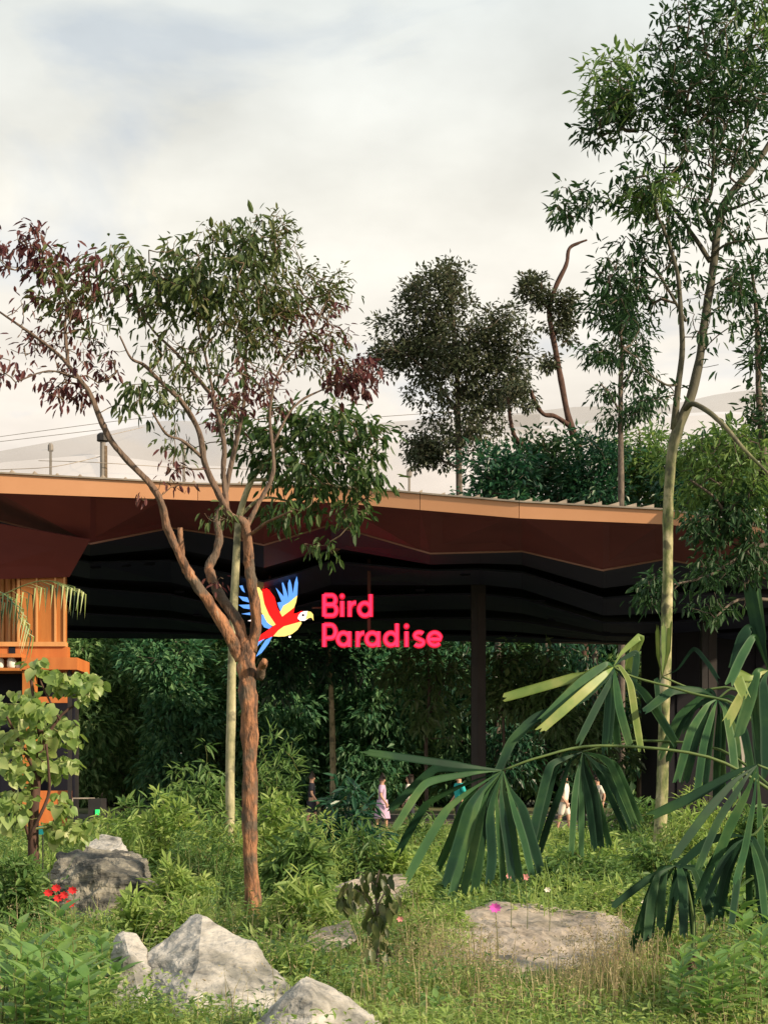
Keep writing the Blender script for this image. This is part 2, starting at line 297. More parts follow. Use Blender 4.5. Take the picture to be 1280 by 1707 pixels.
# ------------------------------------------------------------------ canopy building
FT = [(-260, 783, 43.6), (0, 790, 43.3), (330, 808, 43.0), (560, 811, 42.6), (700, 824, 41.8), (865, 838, 41.0), (1108, 851, 40.2), (1340, 892, 36.0)]
FBY = [815, 822, 834, 838, 850, 864, 874, 899]
ZG = [(-260, 900, 46), (0, 867, 47), (151, 906, 45), (285, 879, 47), (354, 889, 46.5), (440, 908, 45), (552, 874, 46.5), (717, 922, 44), (870, 918, 44.5), (1004, 950, 42.5), (1108, 931, 43.5), (1340, 975, 39)]
RE = [(-260, 1062, 62), (110, 1062, 62), (500, 1064, 62), (800, 1068, 62), (1010, 1072, 60), (1110, 1075, 58), (1340, 1078, 52)]
def interp(poly, x):
    xs = [p[0] for p in poly]; return P(x, np.interp(x, xs, [p[1] for p in poly]), np.interp(x, xs, [p[2] for p in poly]))
FB = [(a[0], b, a[2]) for a, b in zip(FT, FBY)]
org = P(400, HORIZ, 50); org[2] = 0.1
pav = thing('entrance_canopy', 'long folded canopy roof with bronze fascia edge and dark maroon underside', 'canopy', org)
for i in range(len(FT)-1):
    a, b = P(*FT[i]), P(*FT[i+1]); c, d = P(*FB[i+1]), P(*FB[i])
    s = (b-a)/np.linalg.norm(b-a)*0.008
    MB().slab([a+s, b-s, c-s, d+s], (0, 0.16, 0)).build('fascia_panel', FASCIA, pav, org)
    up = np.array([0, 0, 0.05]); fw = np.array([0, -0.06, 0])
    MB().slab([a+fw+up+s, b+fw+up-s, b+fw-s+up*0.12, a+fw+s+up*0.12], (0, 0.5, 0.012)).build('edge_flashing', METAL, pav, org)
xs = sorted(set([p[0] for p in FT]+[p[0] for p in ZG]))
for a, b in zip(xs[:-1], xs[1:]):
    q = [interp(FB, a), interp(FB, b), interp(ZG, b), interp(ZG, a)]
    for k_ in (0, 1): q[k_] = q[k_]+np.array([0, 0.02, -0.004])
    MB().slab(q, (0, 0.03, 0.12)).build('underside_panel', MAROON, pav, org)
# thin bead along the fold
zp = np.array([P(*p) for p in ZG])
MB().tube(zp+np.array([0, -0.01, -0.01]), np.full(len(zp), 0.035), 6).build('fold_bead', noise_mat('bead', [(0, (0.30, 0.16, 0.13)), (1, (0.36, 0.2, 0.16))], 1, bump=0), pav, org)
# ceiling: rows of panels with recessed dark channels between them
xs = sorted(set([p[0] for p in ZG]+[p[0] for p in RE]))
bands = [(0.0, 0.13), (0.24, 0.40), (0.53, 0.67), (0.78, 0.88), (0.95, 1.0)]
def ceil(x, t): return interp(ZG, x)*(1-t)+interp(RE, x)*t+np.array([0, 0, 0.45*math.sin(math.pi*t)*math.sin(x*0.0095+0.6)])
for (t0, t1) in bands:
    for a, b in zip(xs[:-1], xs[1:]):
        e_ = 0.12
        q = [ceil(a+e_, t0), ceil(b-e_, t0), ceil(b-e_, t1)+np.array([0, 0, -0.05]), ceil(a+e_, t1)+np.array([0, 0, -0.05])]
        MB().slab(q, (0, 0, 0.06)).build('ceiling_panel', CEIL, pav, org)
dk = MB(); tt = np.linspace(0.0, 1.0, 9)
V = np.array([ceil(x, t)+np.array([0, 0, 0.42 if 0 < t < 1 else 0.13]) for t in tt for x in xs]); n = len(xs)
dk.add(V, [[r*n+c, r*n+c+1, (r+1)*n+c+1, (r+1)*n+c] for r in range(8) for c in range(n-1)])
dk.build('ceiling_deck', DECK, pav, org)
rt = MB(); xr = [p[0] for p in FT]; n = len(xr)
V = np.array([P(*p)+np.array([0, 0.02, 0.0]) for p in FT]+[interp(RE, x)+np.array([0, 0.2, 0.75]) for x in xr]+[interp(RE, x)+np.array([0, 0.2, -0.02]) for x in xr])
rt.add(V, [[r*n+c, r*n+c+1, (r+1)*n+c+1, (r+1)*n+c] for r in range(2) for c in range(n-1)])
rt.build('roof_sheet', METAL, pav, org)
for i in range(34):                                # standing seam ends along the edge
    x = -20+i*38.0 if i < 20 else 740+(i-20)*29.0
    if x > 1110: break
    p = interp(FT, x); h = rng.uniform(.06, .1) if x < 640 else 0.06+0.07*(x-640)/470+rng.uniform(-.02, .02)
    l = 0.05 if x < 640 else 0.06+0.36*(x-640)/470
    MB().prism([p+np.array([-l, 0.02, 0.055]), p+np.array([0.03, 0.02, 0.055]), p+np.array([0.03, 0.02, 0.055+h])], (0, 1.2, 0.02)).build('standing_seam', METAL, pav, org)
for (x, t) in ((160, 0.27), (210, 0.26), (250, 0.25), (300, 0.46), (330, 0.66), (480, 0.46), (700, 0.46), (775, 0.28), (900, 0.47), (920, 0.66), (1010, 0.66)):
    p = ceil(x, t); MB().box(p+np.array([0, 0, -0.055]), (0.34, 0.16, 0.05)).box(p+np.array([0, 0, -0.085]), (0.24, 0.08, 0.03)).build('ceiling_downlight', DECK, pav, org)
def column(px, Y, w, t):
    top = 0
    b = P(px, HORIZ, Y); b[2] = 0.1; z1 = 9.2
    m = MB(); m.box((b[0], b[1], z1/2+0.05), (w, w*0.8, z1-0.1))
    c = m.build('column', STEEL, pav, org)
    MB().box((b[0]+w*0.18, b[1]-w*0.41, 4.3), (w*0.5, 0.02, 7.6)).build('cover_plate', noise_mat('cover', [(0, (0.03, 0.027, 0.027)), (1, (0.045, 0.04, 0.038))], 1, bump=0), c)
    c.children[0].location = tuple(-org)
column(797, 52, 0.5, 0.3); column(1180, 50, 0.5, 0.3)
# dark void at the right under the roof, its shade put into near black walls
so_ = P(1250, HORIZ, 53); so_[2] = 0.1
sb = thing('service_block', 'near black walled block under the canopy at the right edge', 'building', so_)
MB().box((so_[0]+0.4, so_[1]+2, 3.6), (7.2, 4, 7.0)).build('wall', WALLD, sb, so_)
for k in range(5): MB().box((so_[0]-2.6+k*1.4, so_[1]-0.03, 3.4), (0.04, 0.04, 6.5)).build('wall_batten', WALLD, sb, so_)
MB().box((so_[0]-1.2, so_[1]-0.02, 1.2), (1.1, 0.05, 2.2)).build('door', DECK, sb, so_)

# orange kiosk at the left
KY = 45.5
ko = P(40, HORIZ, KY); ko[2] = 0.1
kk = thing('timber_kiosk', 'orange timber clad kiosk with pale battens at the left edge', 'kiosk', ko)
def K(px, py, dy=0): return P(px, py, KY)+np.array([0, dy, 0])
def kbox(name, mat, x0, x1, y0, y1, f, b, par=kk):
    p, q = K(x0, y0), K(x1, y1)
    return MB().box(((p[0]+q[0])/2, KY+(f+b)/2, (p[2]+q[2])/2), (abs(q[0]-p[0]), b-f, abs(p[2]-q[2]))).build(name, mat, par, ko)
for i, (a, b) in enumerate(((35.5, 62), (62.6, 93), (93.6, 110))):
    kbox('wall_panel', TIMBER, a, b, 930, 1071, 0.0, 0.2)
# left face turning away
A0, A1 = K(35, 930), K(35, 1071); B0, B1 = K(-70, 930, 3.0), K(-70, 1071, 3.0)
for i in range(5):
    f0, f1 = i/5+0.003, (i+1)/5-0.003
    MB().slab([A0*(1-f0)+B0*f0, A0*(1-f1)+B0*f1, A1*(1-f1)+B1*f1, A1*(1-f0)+B1*f0], (0.05, 0.2, 0)).build('wall_panel', TIMBER, kk, ko)
for px in (62.3, 93.3, 108.5): kbox('batten', TIMBER_L, px-1.5, px+1.5, 930, 1070, -0.06, -0.001)
for f in (0.03, 0.15, 0.27, 0.45, 0.65):
    c = (A0+A1)/2*(1-f)+(B0+B1)/2*f
    MB().box(c+np.array([0, -0.06, 0]), (0.075, 0.1, A0[2]-A1[2])).build('batten', TIMBER_L, kk, ko)
MB().slab([P(-90, 858, 44.1), P(151, 900, 44.5), P(116, 962, 45.42), P(-90, 968, 45.38)], (0, 0.05, 0.03)).build('bulkhead', MAROON, kk, ko)
kbox('bottom_rail', TIMBER_L, -70, 111, 1070.5, 1078, -0.12, 0.25)
kbox('lower_band', TIMBER_D, -70, 114, 1078.3, 1099, -0.05, 0.3)
kbox('ledge_roof', TIMBER_D, 46, 137, 1099.2, 1119, -0.7, 1.2)
kbox('ledge_roof', TIMBER_D, -70, 45.6, 1093, 1099, -0.75, 1.0)
kbox('niche_back', TIMBER_D, -70, 45.6, 1099.4, 1116, 0.1, 0.2)
kbox('display_shelf', TIMBER, -70, 45.6, 1116.3, 1121, -0.75, 1.0)
kbox('vent_slot', DECK, 16, 27, 1078.6, 1093, -0.075, -0.052)
kbox('post', TIMBER, 45.8, 66, 1119.2, 1395, -0.6, -0.2)
kbox('post', STEEL, 119, 124, 1119.4, 1395, -0.5, -0.3); kbox('post', STEEL, 128, 132, 1119.4, 1395, -0.2, 0.0)
kbox('cross_beam', TIMBER_D, 66.3, 118.8, 1163, 1173, -0.5, -0.3)
kbox('rear_wall', DECK, -70, 117, 1121.3, 1397, 0.6, 0.8)  # shade inside the kiosk put into a near black colour
kbox('counter', TIMBER_D, 66.3, 118.5, 1318, 1395, -0.3, 0.2)
for i, (px, h, w) in enumerate(((8, 20, 12), (27, 19, 15), (51-13, 10, 8))):
    c = K(px, 1116.2); c[1] = KY-0.5
    r, hh = M(w/2, KY), M(h, KY)
    jar = MB().lathe(c, [(0.001, 0.001), (r*0.8, 0.001), (r, hh*0.15), (r, hh*0.72), (r*0.75, hh*0.82), (r*0.75, hh*0.9)]).mesh('jar', c); smooth(jar)
    j = thing('lidded_jar', ['tall white jar at the left end of the kiosk shelf', 'wide white jar in the middle of the kiosk shelf', 'small white jar at the right end of the kiosk shelf'][i], 'jar', c, 'white jars on the kiosk shelf')
    link('jar_body', jar, CERAMIC, j); MB().lathe((0, 0, hh*0.9), [(0.001, hh*0.12), (r*0.3, hh*0.1), (r*0.82, hh*0.03), (r*0.82, 0.0), (0.001, 0.0)]).build('lid', CERAMIC, j)

# ------------------------------------------------------------------ lit sign
SY = 50.0
def SP(px, py, dy=0): return P(px, py, SY)+np.array([0, dy, 0])
def Z5(x, y): return (370+x/3.2, 920+y/3.2)
def arc(cx, cy, rx, ry, a0, a1, n=14): return [(cx+rx*math.cos(R(a0+(a1-a0)*i/n)), cy+ry*math.sin(R(a0+(a1-a0)*i/n))) for i in range(n+1)]
def ribbon(mb, pts, th, dep, closed=False, y=0.0):
    p = np.array([[SP(*Z5(*q))[0], SP(*Z5(*q))[2]] for q in pts]); n = len(p)
    if closed:
        t = np.roll(p, -1, 0)-np.roll(p, 1, 0)
    else: t = np.gradient(p, axis=0)
    t = unit(t); nn = np.stack([-t[:, 1], t[:, 0]], -1)
    a, b = p+nn*th/2, p-nn*th/2
    f = lambda q, yy: np.stack([q[:, 0], np.full(n, yy), q[:, 1]], -1)
    V = np.vstack([f(a, SY+y), f(b, SY+y), f(b, SY+y+dep), f(a, SY+y+dep)])
    F = []
    for i in range(n if closed else n-1):
        j = (i+1) % n
        for u, v in ((0, 1), (1, 2), (2, 3), (3, 0)): F.append([u*n+i, v*n+i, v*n+j, u*n+j])
    if not closed: F += [[0, 3*n, 2*n, n], [n-1, 2*n-1, 3*n-1, 4*n-1]]
    mb.add(V, F)
RING = lambda cx, cy, r, ry=None: ('c', arc(cx, cy, r, ry or r, 0, 345, 23))
LET = [
 [('o', [(546, 226), (546, 344)]), ('o', [(546, 231)]+arc(586, 256, 20, 25, -90, 90, 8)+[(546, 281)]), ('o', [(546, 283)]+arc(590, 311, 21, 28, -90, 90, 8)+[(546, 339)])],
 [('o', [(641, 262), (641, 345)]), ('d', (641, 236))],
 [('o', [(681, 262), (681, 345)]), ('o', [(681, 300)]+arc(713, 300, 30, 29, 190, 275, 7))],
 [RING(762, 306, 31, 34), ('o', [(793, 226), (793, 345)])],
 [('o', [(546, 382), (546, 506)]), ('o', [(546, 389)]+arc(580, 424, 26, 35, -90, 90, 9)+[(546, 459)])],
 [RING(648, 464, 30, 33), ('o', [(679, 424), (679, 506)])],
 [('o', [(724, 424), (724, 506)]), ('o', [(724, 462)]+arc(757, 462, 30, 30, 190, 275, 7))],
 [RING(802, 464, 31, 33), ('o', [(834, 424), (834, 506)])],
 [RING(901, 464, 31, 33), ('o', [(933, 382), (933, 506)])],
 [('o', [(984, 424), (984, 506)]), ('d', (984, 396))],
 [('o', arc(1052, 446, 24, 17, -35, -180, 8)+[(1031, 455), (1070, 474)]+arc(1050, 483, 24, 17, -20, 150, 8))],
 [('o', [(1104, 466), (1166, 466)]+arc(1134, 464, 33, 34, 0, -320, 20)[1:])],
]
sgo = SP(635, 1082); lets = thing('lit_lettering_sign', 'glowing pink red two line lettering hung below the canopy', 'sign', sgo)
PINK = emit_mat('pink_lamp_face', (1.0, 0.026, 0.10), 0.8, (0.8, 0.03, 0.10)); REDL = emit_mat('red_lamp_return', (0.75, 0.003, 0.03), 0.42, (0.5, 0.01, 0.04))
u = SY/FPX/3.2
for strokes in LET:
    for w, dep, y0, nm in ((28, 0.14, 0.0, 'letter'), (15, 0.02, -0.022, 'letter_face')):
        mb = MB()
        for k_, s_ in enumerate(strokes):
            yy = y0+0.004*k_ if nm == 'letter' else y0-0.003*k_
            if s_[0] == 'd': c = SP(*Z5(*s_[1])); mb.prism([c+np.array([math.cos(a)*w*0.6*u, yy, math.sin(a)*w*0.6*u]) for a in np.arange(12)*math.pi/6], (0, dep, 0))
            else: ribbon(mb, s_[1], w*u, dep, s_[0] == 'c', yy)
        o = mb.build(nm, REDL if nm == 'letter' else PINK, lets if nm == 'letter' else par, sgo)
        if nm == 'letter': par = o
rail = noise_mat('sign_rail', [(0, (0.10, 0.05, 0.045)), (1, (0.14, 0.07, 0.06))], 2, bump=0)
for (x0, x1, py) in ((520, 624, 1012), (532, 740, 1066)):
    a, b = SP(x0, py, 0.2), SP(x1, py, 0.2); MB().tube([a, b], [0.03, 0.03], 6).build('support_rail', rail, lets, sgo)
for px in (615,):
    a, b = SP(px, 1078, 0.26), SP(px, 930, 0.26); MB().box((a+b)/2, (0.11, 0.08, b[2]-a[2])).build('hanger', rail, lets, sgo)
# parrot emblem
def Z4(x, y): return (390+x/7.53, 950+y/7.53)
RED = emit_mat('emblem_red', (0.95, 0.004, 0.004), 0.85, (0.7, 0.01, 0.01)); YEL = emit_mat('emblem_yellow', (0.95, 0.68, 0.17), 0.75, (0.7, 0.5, 0.1))
BLU = emit_mat('emblem_blue', (0.10, 0.30, 0.80), 0.75, (0.1, 0.25, 0.6)); WHT = emit_mat('emblem_white', (0.9, 0.76, 0.74), 0.8, (0.8, 0.7, 0.7)); INK = emit_mat('emblem_ink', (0.02, 0.01, 0.02), 0.2)
emo = SP(*Z4(560, 1080)); em = thing('parrot_emblem_sign', 'lit cut out flying parrot emblem in red, yellow and blue', 'sign', emo)
EMB = [
 ('far_wing_red', RED, 0.03, [(605, 590), (760, 470), (745, 550), (700, 590), (640, 620)]),
 ('far_wing_yellow', YEL, 0.02, [(600, 588), (575, 530), (620, 450), (690, 410), (795, 320), (780, 400), (755, 470), (690, 520)]),
 ('far_wing_feather', BLU, 0.01, [(545, 410), (600, 400), (525, 222), (548, 245), (640, 350), (640, 370), (690, 400), (620, 450), (585, 520), (560, 460)]),
 ('far_wing_feather', BLU, 0.006, [(632, 375), (602, 165), (618, 155), (655, 250), (682, 350), (690, 405), (625, 448)]),
 ('far_wing_feather', BLU, 0.002, [(684, 360), (678, 170), (700, 112), (722, 180), (740, 300), (715, 385), (690, 402)]),
 ('far_wing_feather', BLU, -0.002, [(738, 310), (765, 150), (790, 80), (804, 160), (795, 315), (712, 388)]),
 ('near_wing_yellow', YEL, -0.02, [(250, 175), (320, 220), (365, 290), (380, 400), (440, 540), (525, 685), (490, 705), (420, 670), (360, 560), (300, 430), (250, 320), (235, 240)]),
 ('near_wing_feather', BLU, -0.03, [(345, 560), (375, 565), (385, 600), (420, 660), (480, 708), (440, 740), (380, 720), (340, 660), (332, 600)]),
 ('near_wing_feather', BLU, -0.012, [(70, 200), (110, 195), (140, 285), (105, 260)]),
 ('near_wing_feather', BLU, -0.014, [(60, 330), (170, 345), (200, 410), (110, 385)]),
 ('near_wing_feather', BLU, -0.016, [(62, 440), (200, 435), (224, 495), (120, 480)]),
 ('near_wing_feather', BLU, -0.018, [(100, 552), (228, 530), (228, 570)]),
 ('near_wing_feather', WHT, -0.019, [(175, 640), (225, 622), (222, 645)]),
 ('body', RED, -0.04, [(355, 195), (440, 250), (510, 340), (545, 470), (608, 590), (700, 560), (790, 545), (850, 515), (880, 530), (810, 590), (800, 640), (845, 652), (700, 690), (590, 730), (500, 830), (400, 860), (290, 910), (320, 830), (450, 740), (528, 690), (440, 560), (385, 430), (360, 300)]),
 ('belly', YEL, -0.06, [(845, 650), (850, 672), (800, 750), (730, 805), (640, 835), (560, 838), (498, 832), (560, 760), (630, 710), (720, 685)]),
 ('tail_feather', BLU, -0.03, [(300, 905), (390, 862), (330, 920), (268, 995), (275, 960)]),
 ('tail_feather', BLU, -0.034, [(480, 838), (440, 920), (350, 1040), (280, 1088), (330, 990), (400, 880)]),
 ('face', WHT, -0.08, [(880, 522), (930, 520), (950, 560), (935, 610), (890, 640), (830, 640), (800, 610), (815, 570), (840, 540)]),
 ('beak', YEL, -0.085, [(925, 525), (965, 528), (995, 560), (1000, 640), (975, 600), (950, 605), (900, 625), (915, 580)]),
 ('lower_beak', INK, -0.078, [(930, 608), (972, 602), (968, 630), (945, 632)]),
 ('eye', INK, -0.1, [(870+16*math.cos(a), 572+16*math.sin(a)) for a in np.arange(10)*0.628]),
]
for nm, mt, dy, pl in EMB:
    MB().prism([SP(*Z4(*q), dy) for q in pl], (0, 0.05, 0)).build(nm, mt, em, emo)
for (x0, x1) in ((440, 500),):
    a, b = SP(450, 1040, 0.12), SP(450, 930, 0.12); MB().tube([a, b], [0.04, 0.04], 6).build('hanger', rail, em, emo)
MB().lathe(SP(*Z4(703, 843), -0.08), [(0.001, 0.03), (0.025, 0.02), (0.03, 0), (0.02, -0.02), (0.001, -0.03)], 8).build('bulb', emit_mat('bulb', (1, 0.9, 0.7), 3), em, emo)

# ------------------------------------------------------------------ aviary net and masts behind the roof
no_ = P(300, HORIZ, 100); no_[2] = 0
nn_ = thing('aviary_net', 'grey aviary netting slung between masts behind the roof', 'net', no_)
def net(top, bot, mat, sag=0.0):
    n = 24; xs_ = np.linspace(top[0][0], top[-1][0], n); mb = MB(); rows = []
    m = 5
    for r in range(m+1):
        f = r/m
        rows.append([interp(top, x)*(1-f)+interp(bot, x)*f-np.array([0, 0, sag*math.sin(math.pi*f)]) for x in xs_])
    V = np.array(rows).reshape(-1, 3)
    mb.add(V, [[r*n+c, r*n+c+1, (r+1)*n+c+1, (r+1)*n+c] for r in range(m) for c in range(n-1)])
    o = mb.build('net_panel', mat, nn_, no_, True); return o
net([(-60, 762, 96), (0, 752, 98), (165, 722, 102), (280, 700, 108), (380, 706, 110), (480, 725, 110)], [(-60, 785, 90), (0, 771, 90), (165, 757, 90), (280, 772, 92), (380, 778, 92), (480, 780, 92)], NET_A)
net([(-60, 785, 90), (0, 771, 90), (165, 757, 90), (280, 772, 92), (380, 778, 92), (480, 780, 92)], [(-60, 900, 88), (0, 900, 88), (165, 900, 88), (480, 900, 88)], NET_B)
net([(540, 724, 108), (640, 704, 108), (720, 698, 108), (900, 690, 108)], [(540, 745, 95), (640, 722, 95), (720, 722, 95), (900, 724, 95)], NET_A)
net([(540, 745, 94), (640, 738, 94), (720, 724, 94), (900, 726, 94)], [(540, 900, 90), (900, 900, 90)], NET_B)
net([(850, 690, 112), (960, 678, 112), (1110, 676, 112), (1200, 656, 112), (1340, 640, 112)], [(850, 712, 97), (960, 708, 97), (1110, 690, 97), (1200, 686, 97), (1340, 690, 97)], NET_A)
net([(850, 716, 96), (960, 712, 96), (1110, 696, 96), (1200, 690, 96), (1340, 694, 96)], [(850, 900, 90), (1340, 900, 90)], NET_B)
for pts in ([(0, 728, 120), (170, 705, 115), (300, 690, 112)], [(-40, 741, 118), (170, 716, 112)], [(65, 768, 92), (160, 771, 89), (310, 780, 91), (480, 783, 91)], [(560, 700, 112), (700, 690, 108), (900, 676, 112)], [(172, 760, 89.8), (90, 778, 88), (0, 783, 88)], [(172, 728, 89.8), (240, 712, 100)]):
    p = np.array([P(*q) for q in pts]); MB().tube(p, np.full(len(p), 0.022), 5, res=4).build('cable', METAL, nn_, no_)
for i, (px, top, Y, w) in enumerate(((85, 744, 95, 7), (172, 727, 89.5, 15), (307, 740, 95, 8), (682, 786, 93, 7))):
    b = P(px, HORIZ, Y); b[2] = 0; t = P(px, top, Y); r = M(w/2, Y)
    o = thing('net_mast', ['thin capped mast at the left end of the netting', 'stout double pole mast with dark head, tallest above the roof', 'thin mast above the roof behind the forked tree', 'short capped mast above the roof left of the round tree'][i], 'mast', b, 'masts carrying the aviary net')
    MB().tube([b, t], [r*0.8, r*0.62], 10).build('pole', MAST, o, b)
    if i == 1: MB().tube([b+np.array([r*1.1, 0, 0]), t+np.array([r*0.5, 0, -0.6])], [r*0.5, r*0.5], 8).build('pole', TWIG, o, b)
    MB().lathe(t, [(r*0.6, -0.35), (r*1.35, -0.3), (r*1.35, 0.05), (r*0.8, 0.18), (0.01, 0.2)], 10).build('cap', STEEL if i == 1 else MAST, o, b)
for i, (px, w, h) in enumerate(((283, 26, 16), (232, 8, 10))):
    c = interp(FT, px)+np.array([0, 6, 0.1])

# ------------------------------------------------------------------ foliage tools
def leaves_np(pos, d, up, L, W, curl=0.18, quad=False):
    d = unit(d); side = unit(np.cross(d, up)); nrm = np.cross(side, d); L = L[:, None]; W = W[:, None]; n = len(pos)
    b = pos; m = pos+d*L*0.5-nrm*W*0.14; l = pos+d*L*0.42-side*W*0.5+nrm*W*0.12; r = pos+d*L*0.42+side*W*0.5+nrm*W*0.12; t = pos+d*L-nrm*L*curl
    o = (np.arange(n)*(4 if quad else 5))[:, None]
    if quad:
        return np.stack([b, r, t, l], 1).reshape(-1, 3), np.concatenate([o+np.array([0, 1, 2]), o+np.array([0, 2, 3])])
    if quad is None:
        return np.stack([b, r, m, l, t], 1).reshape(-1, 3), np.concatenate([o+np.array(f) for f in ([0, 1, 2], [0, 2, 3], [2, 1, 4], [2, 4, 3])])
    r1 = pos+d*L*0.26+side*W*0.42+nrm*W*0.1; l1 = pos+d*L*0.26-side*W*0.42+nrm*W*0.1
    r2 = pos+d*L*0.66+side*W*0.40+nrm*(W*0.1-L*curl*.42); l2 = pos+d*L*0.66-side*W*0.40+nrm*(W*0.1-L*curl*.42); m = pos+d*L*0.48-nrm*(W*0.14+L*curl*.2)
    o = (np.arange(n)*7)[:, None]
    return np.stack([b, r1, r2, t, l2, l1, m], 1).reshape(-1, 3), np.concatenate([o+np.array(f) for f in ([0, 1, 6], [1, 2, 6], [2, 3, 6], [3, 4, 6], [4, 5, 6], [5, 0, 6])])
def rand_dirs(n): return unit(rng.normal(size=(n, 3)))
def cluster_leaves(cents, rad, per, size, aspect, droop=0.35, center=None, quad=False, flat=0.6):
    """leaves round each cluster centre"""
    cents = np.asarray(cents); per_c = np.maximum(1, rng.poisson(per, len(cents))); c = np.repeat(cents, per_c, 0); n = len(c)
    off = rand_dirs(n)*(rng.random((n, 1))**0.5)*rad; off[:, 2] *= 0.75
    d = unit(off)*0.8+rand_dirs(n)*0.7; d[:, 2] -= droop
    if center is not None: d += unit(c-center)*0.35
    up = rand_dirs(n)*(1-flat)+np.array([0, 0, 1.0])*flat
    L = size*(0.65+0.7*rng.random(n)); W = L*aspect*(0.8+0.4*rng.random(n))
    return leaves_np(c+off, d, up, L, W, quad=quad)
class Skel:
    def __init__(s): s.p = []; s.par = []; s.r = []; s.tips = []; s.pen = []
    def limb(s, pts, rad, attach=True):
        pts = np.asarray(pts, float); par = -1
        if attach and s.p: par = int(np.argmin(np.linalg.norm(np.array(s.p)-pts[0], axis=1)))
        for q, r in zip(pts, rad): s.p.append(q); s.par.append(par); s.r.append(r); s.pen.append(0.0); par = len(s.p)-1
    def grow(s, targets, upb=0.25, maxr=None):
        A = np.array(s.p); tg = np.asarray(targets)
        dd = np.array([np.min(np.linalg.norm(A-t, axis=1)) for t in tg])
        for i in np.argsort(dd):
            t = tg[i]; A = np.array(s.p); v = t-A; dist = np.linalg.norm(v, axis=1)
            cost = dist*(1+0.45*np.clip(-v[:, 2]/(dist+1e-6), 0, 1))+np.array(s.pen)*0.15
            j = int(np.argmin(cost)); a = A[j]; L = dist[j]
            if L < 0.02: s.tips.append(j); continue
            m = max(2, min(5, int(L/0.35)+1)); par = j
            side = rand_dirs(1)[0]*L*0.10
            for k in range(1, m+1):
                f = k/m; q = a*(1-f)+t*f+side*math.sin(math.pi*f)-np.array([0, 0, 1])*upb*L*math.sin(math.pi*f)*0.25+rand_dirs(1)[0]*L*0.02
                s.p.append(q); s.par.append(par); s.r.append(0); s.pen.append(L); par = len(s.p)-1
            s.tips.append(par)
    def twigs(s, r0, pw=0.42, nfix=0):
        n = len(s.p); cnt = np.zeros(n)
        for t in s.tips: cnt[t] += 1
        for i in range(n-1, -1, -1):
            if s.par[i] >= 0: cnt[s.par[i]] += cnt[i]
        rr = np.maximum(r0*np.maximum(cnt, 1)**pw, 0)
        p = np.array(s.p); I = [i for i in range(nfix, n) if s.par[i] >= 0]; J = [s.par[i] for i in I]
        fx = np.array(s.r); 
        ra = np.array([min(rr[i], fx[j]*0.85 if fx[j] > 0 else 1e9) for i, j in zip(I, J)]) if I else np.array([])
        rj = np.array([ra_*1.1 for ra_ in ra])
        return p[J], p[I], rj, ra*0.92
DENS = [1.0]
def blob_pts(b, Y0):
    """b = (px, py, rx, ry, n, depth_offset, depth_radius m) -> n points in the ellipsoid"""
    px, py, rx, ry, n, dy, rd = b; n = max(1, int(n*DENS[0]))
    d = rand_dirs(n)*(rng.random((n, 1))**0.42); Y = Y0+dy+d[:, 1]*rd
    c = P(px, py, Y0+dy)
    return np.stack([c[0]+d[:, 0]*M(rx, Y0+dy), Y, c[2]+d[:, 2]*M(ry, Y0+dy)], -1)
RSC = [1.0]
def px_limb(pts, Y0, d0=0.0, d1=0.0):
    n = len(pts); q = np.array([P(a[0], a[1], Y0+d0+(d1-d0)*i/max(1, n-1)) for i, a in enumerate(pts)])
    return q, np.array([M(a[2], Y0)*RSC[0] for a in pts])
def make_tree(name, label, cat, base_px, Y0, limbs, blobs, bark, twigmat, group=None, twig_r=0.004, k=10, bump=0.12, grow_every=1, pw=0.42):
    """limbs: [(points, d0, d1)], blobs: [(blob, (part, mat, clusterR, per, size, aspect, droop))]"""
    b = P(base_px[0], base_px[1], Y0); b[2] = gz(b[0], b[1])
    root = thing(name, label, cat, b, group); sk = Skel(); mb = MB(); lastn = 0
    for li, (pts, d0, d1) in enumerate(limbs):
        q, r = px_limb(pts, Y0, d0, d1)
        if li == 0: q[0][2] = b[2]-0.1
        elif sk.p:
            A = np.array(sk.p); j = int(np.argmin(np.linalg.norm((A-q[0])[:, [0, 2]], axis=1))); q[:, 1] += A[j][1]-q[0][1]
        q2, r2 = spline(q, r, 5)
        if r2.max() > twig_r*2: mb.tube(q2, r2, k if r2.max() > M(4, Y0) else 6, bump=bump, seed=li*3.7)
        sk.limb(q2[::2], r2[::2])
    t_ = mb.build('trunk', bark, root, b, True)
    nfix = len(sk.p); groups = {}; spec = {}
    for bl, sp in blobs:
        pts = blob_pts(bl, Y0) if len(bl) == 7 else bl
        groups.setdefault(sp[0], []).append((pts, sp))
    allp = np.vstack([g[0] for v in groups.values() for g in v])
    allp[:, 2] = np.maximum(allp[:, 2], 0.15)
    sk.grow(allp[::grow_every])
    tw = MB().frusta(*sk.twigs(twig_r, pw, nfix), k=4)
    if tw.V: tw.build('twigs', twigmat, root, b, kind='stuff')
    cen = np.median(allp, 0)
    for part, lst in groups.items():
        mb = MB(); 
        for pts, sp in lst:
            pts = pts.copy(); pts[:, 2] = np.maximum(pts[:, 2], 0.15)
            V, F = cluster_leaves(pts, sp[2], sp[3], sp[4], sp[5], sp[6], cen, quad=Y0 > 40); mb.add(V, None, F)
        mb.build(part, lst[0][1][1], root, b, kind='stuff')
    return root

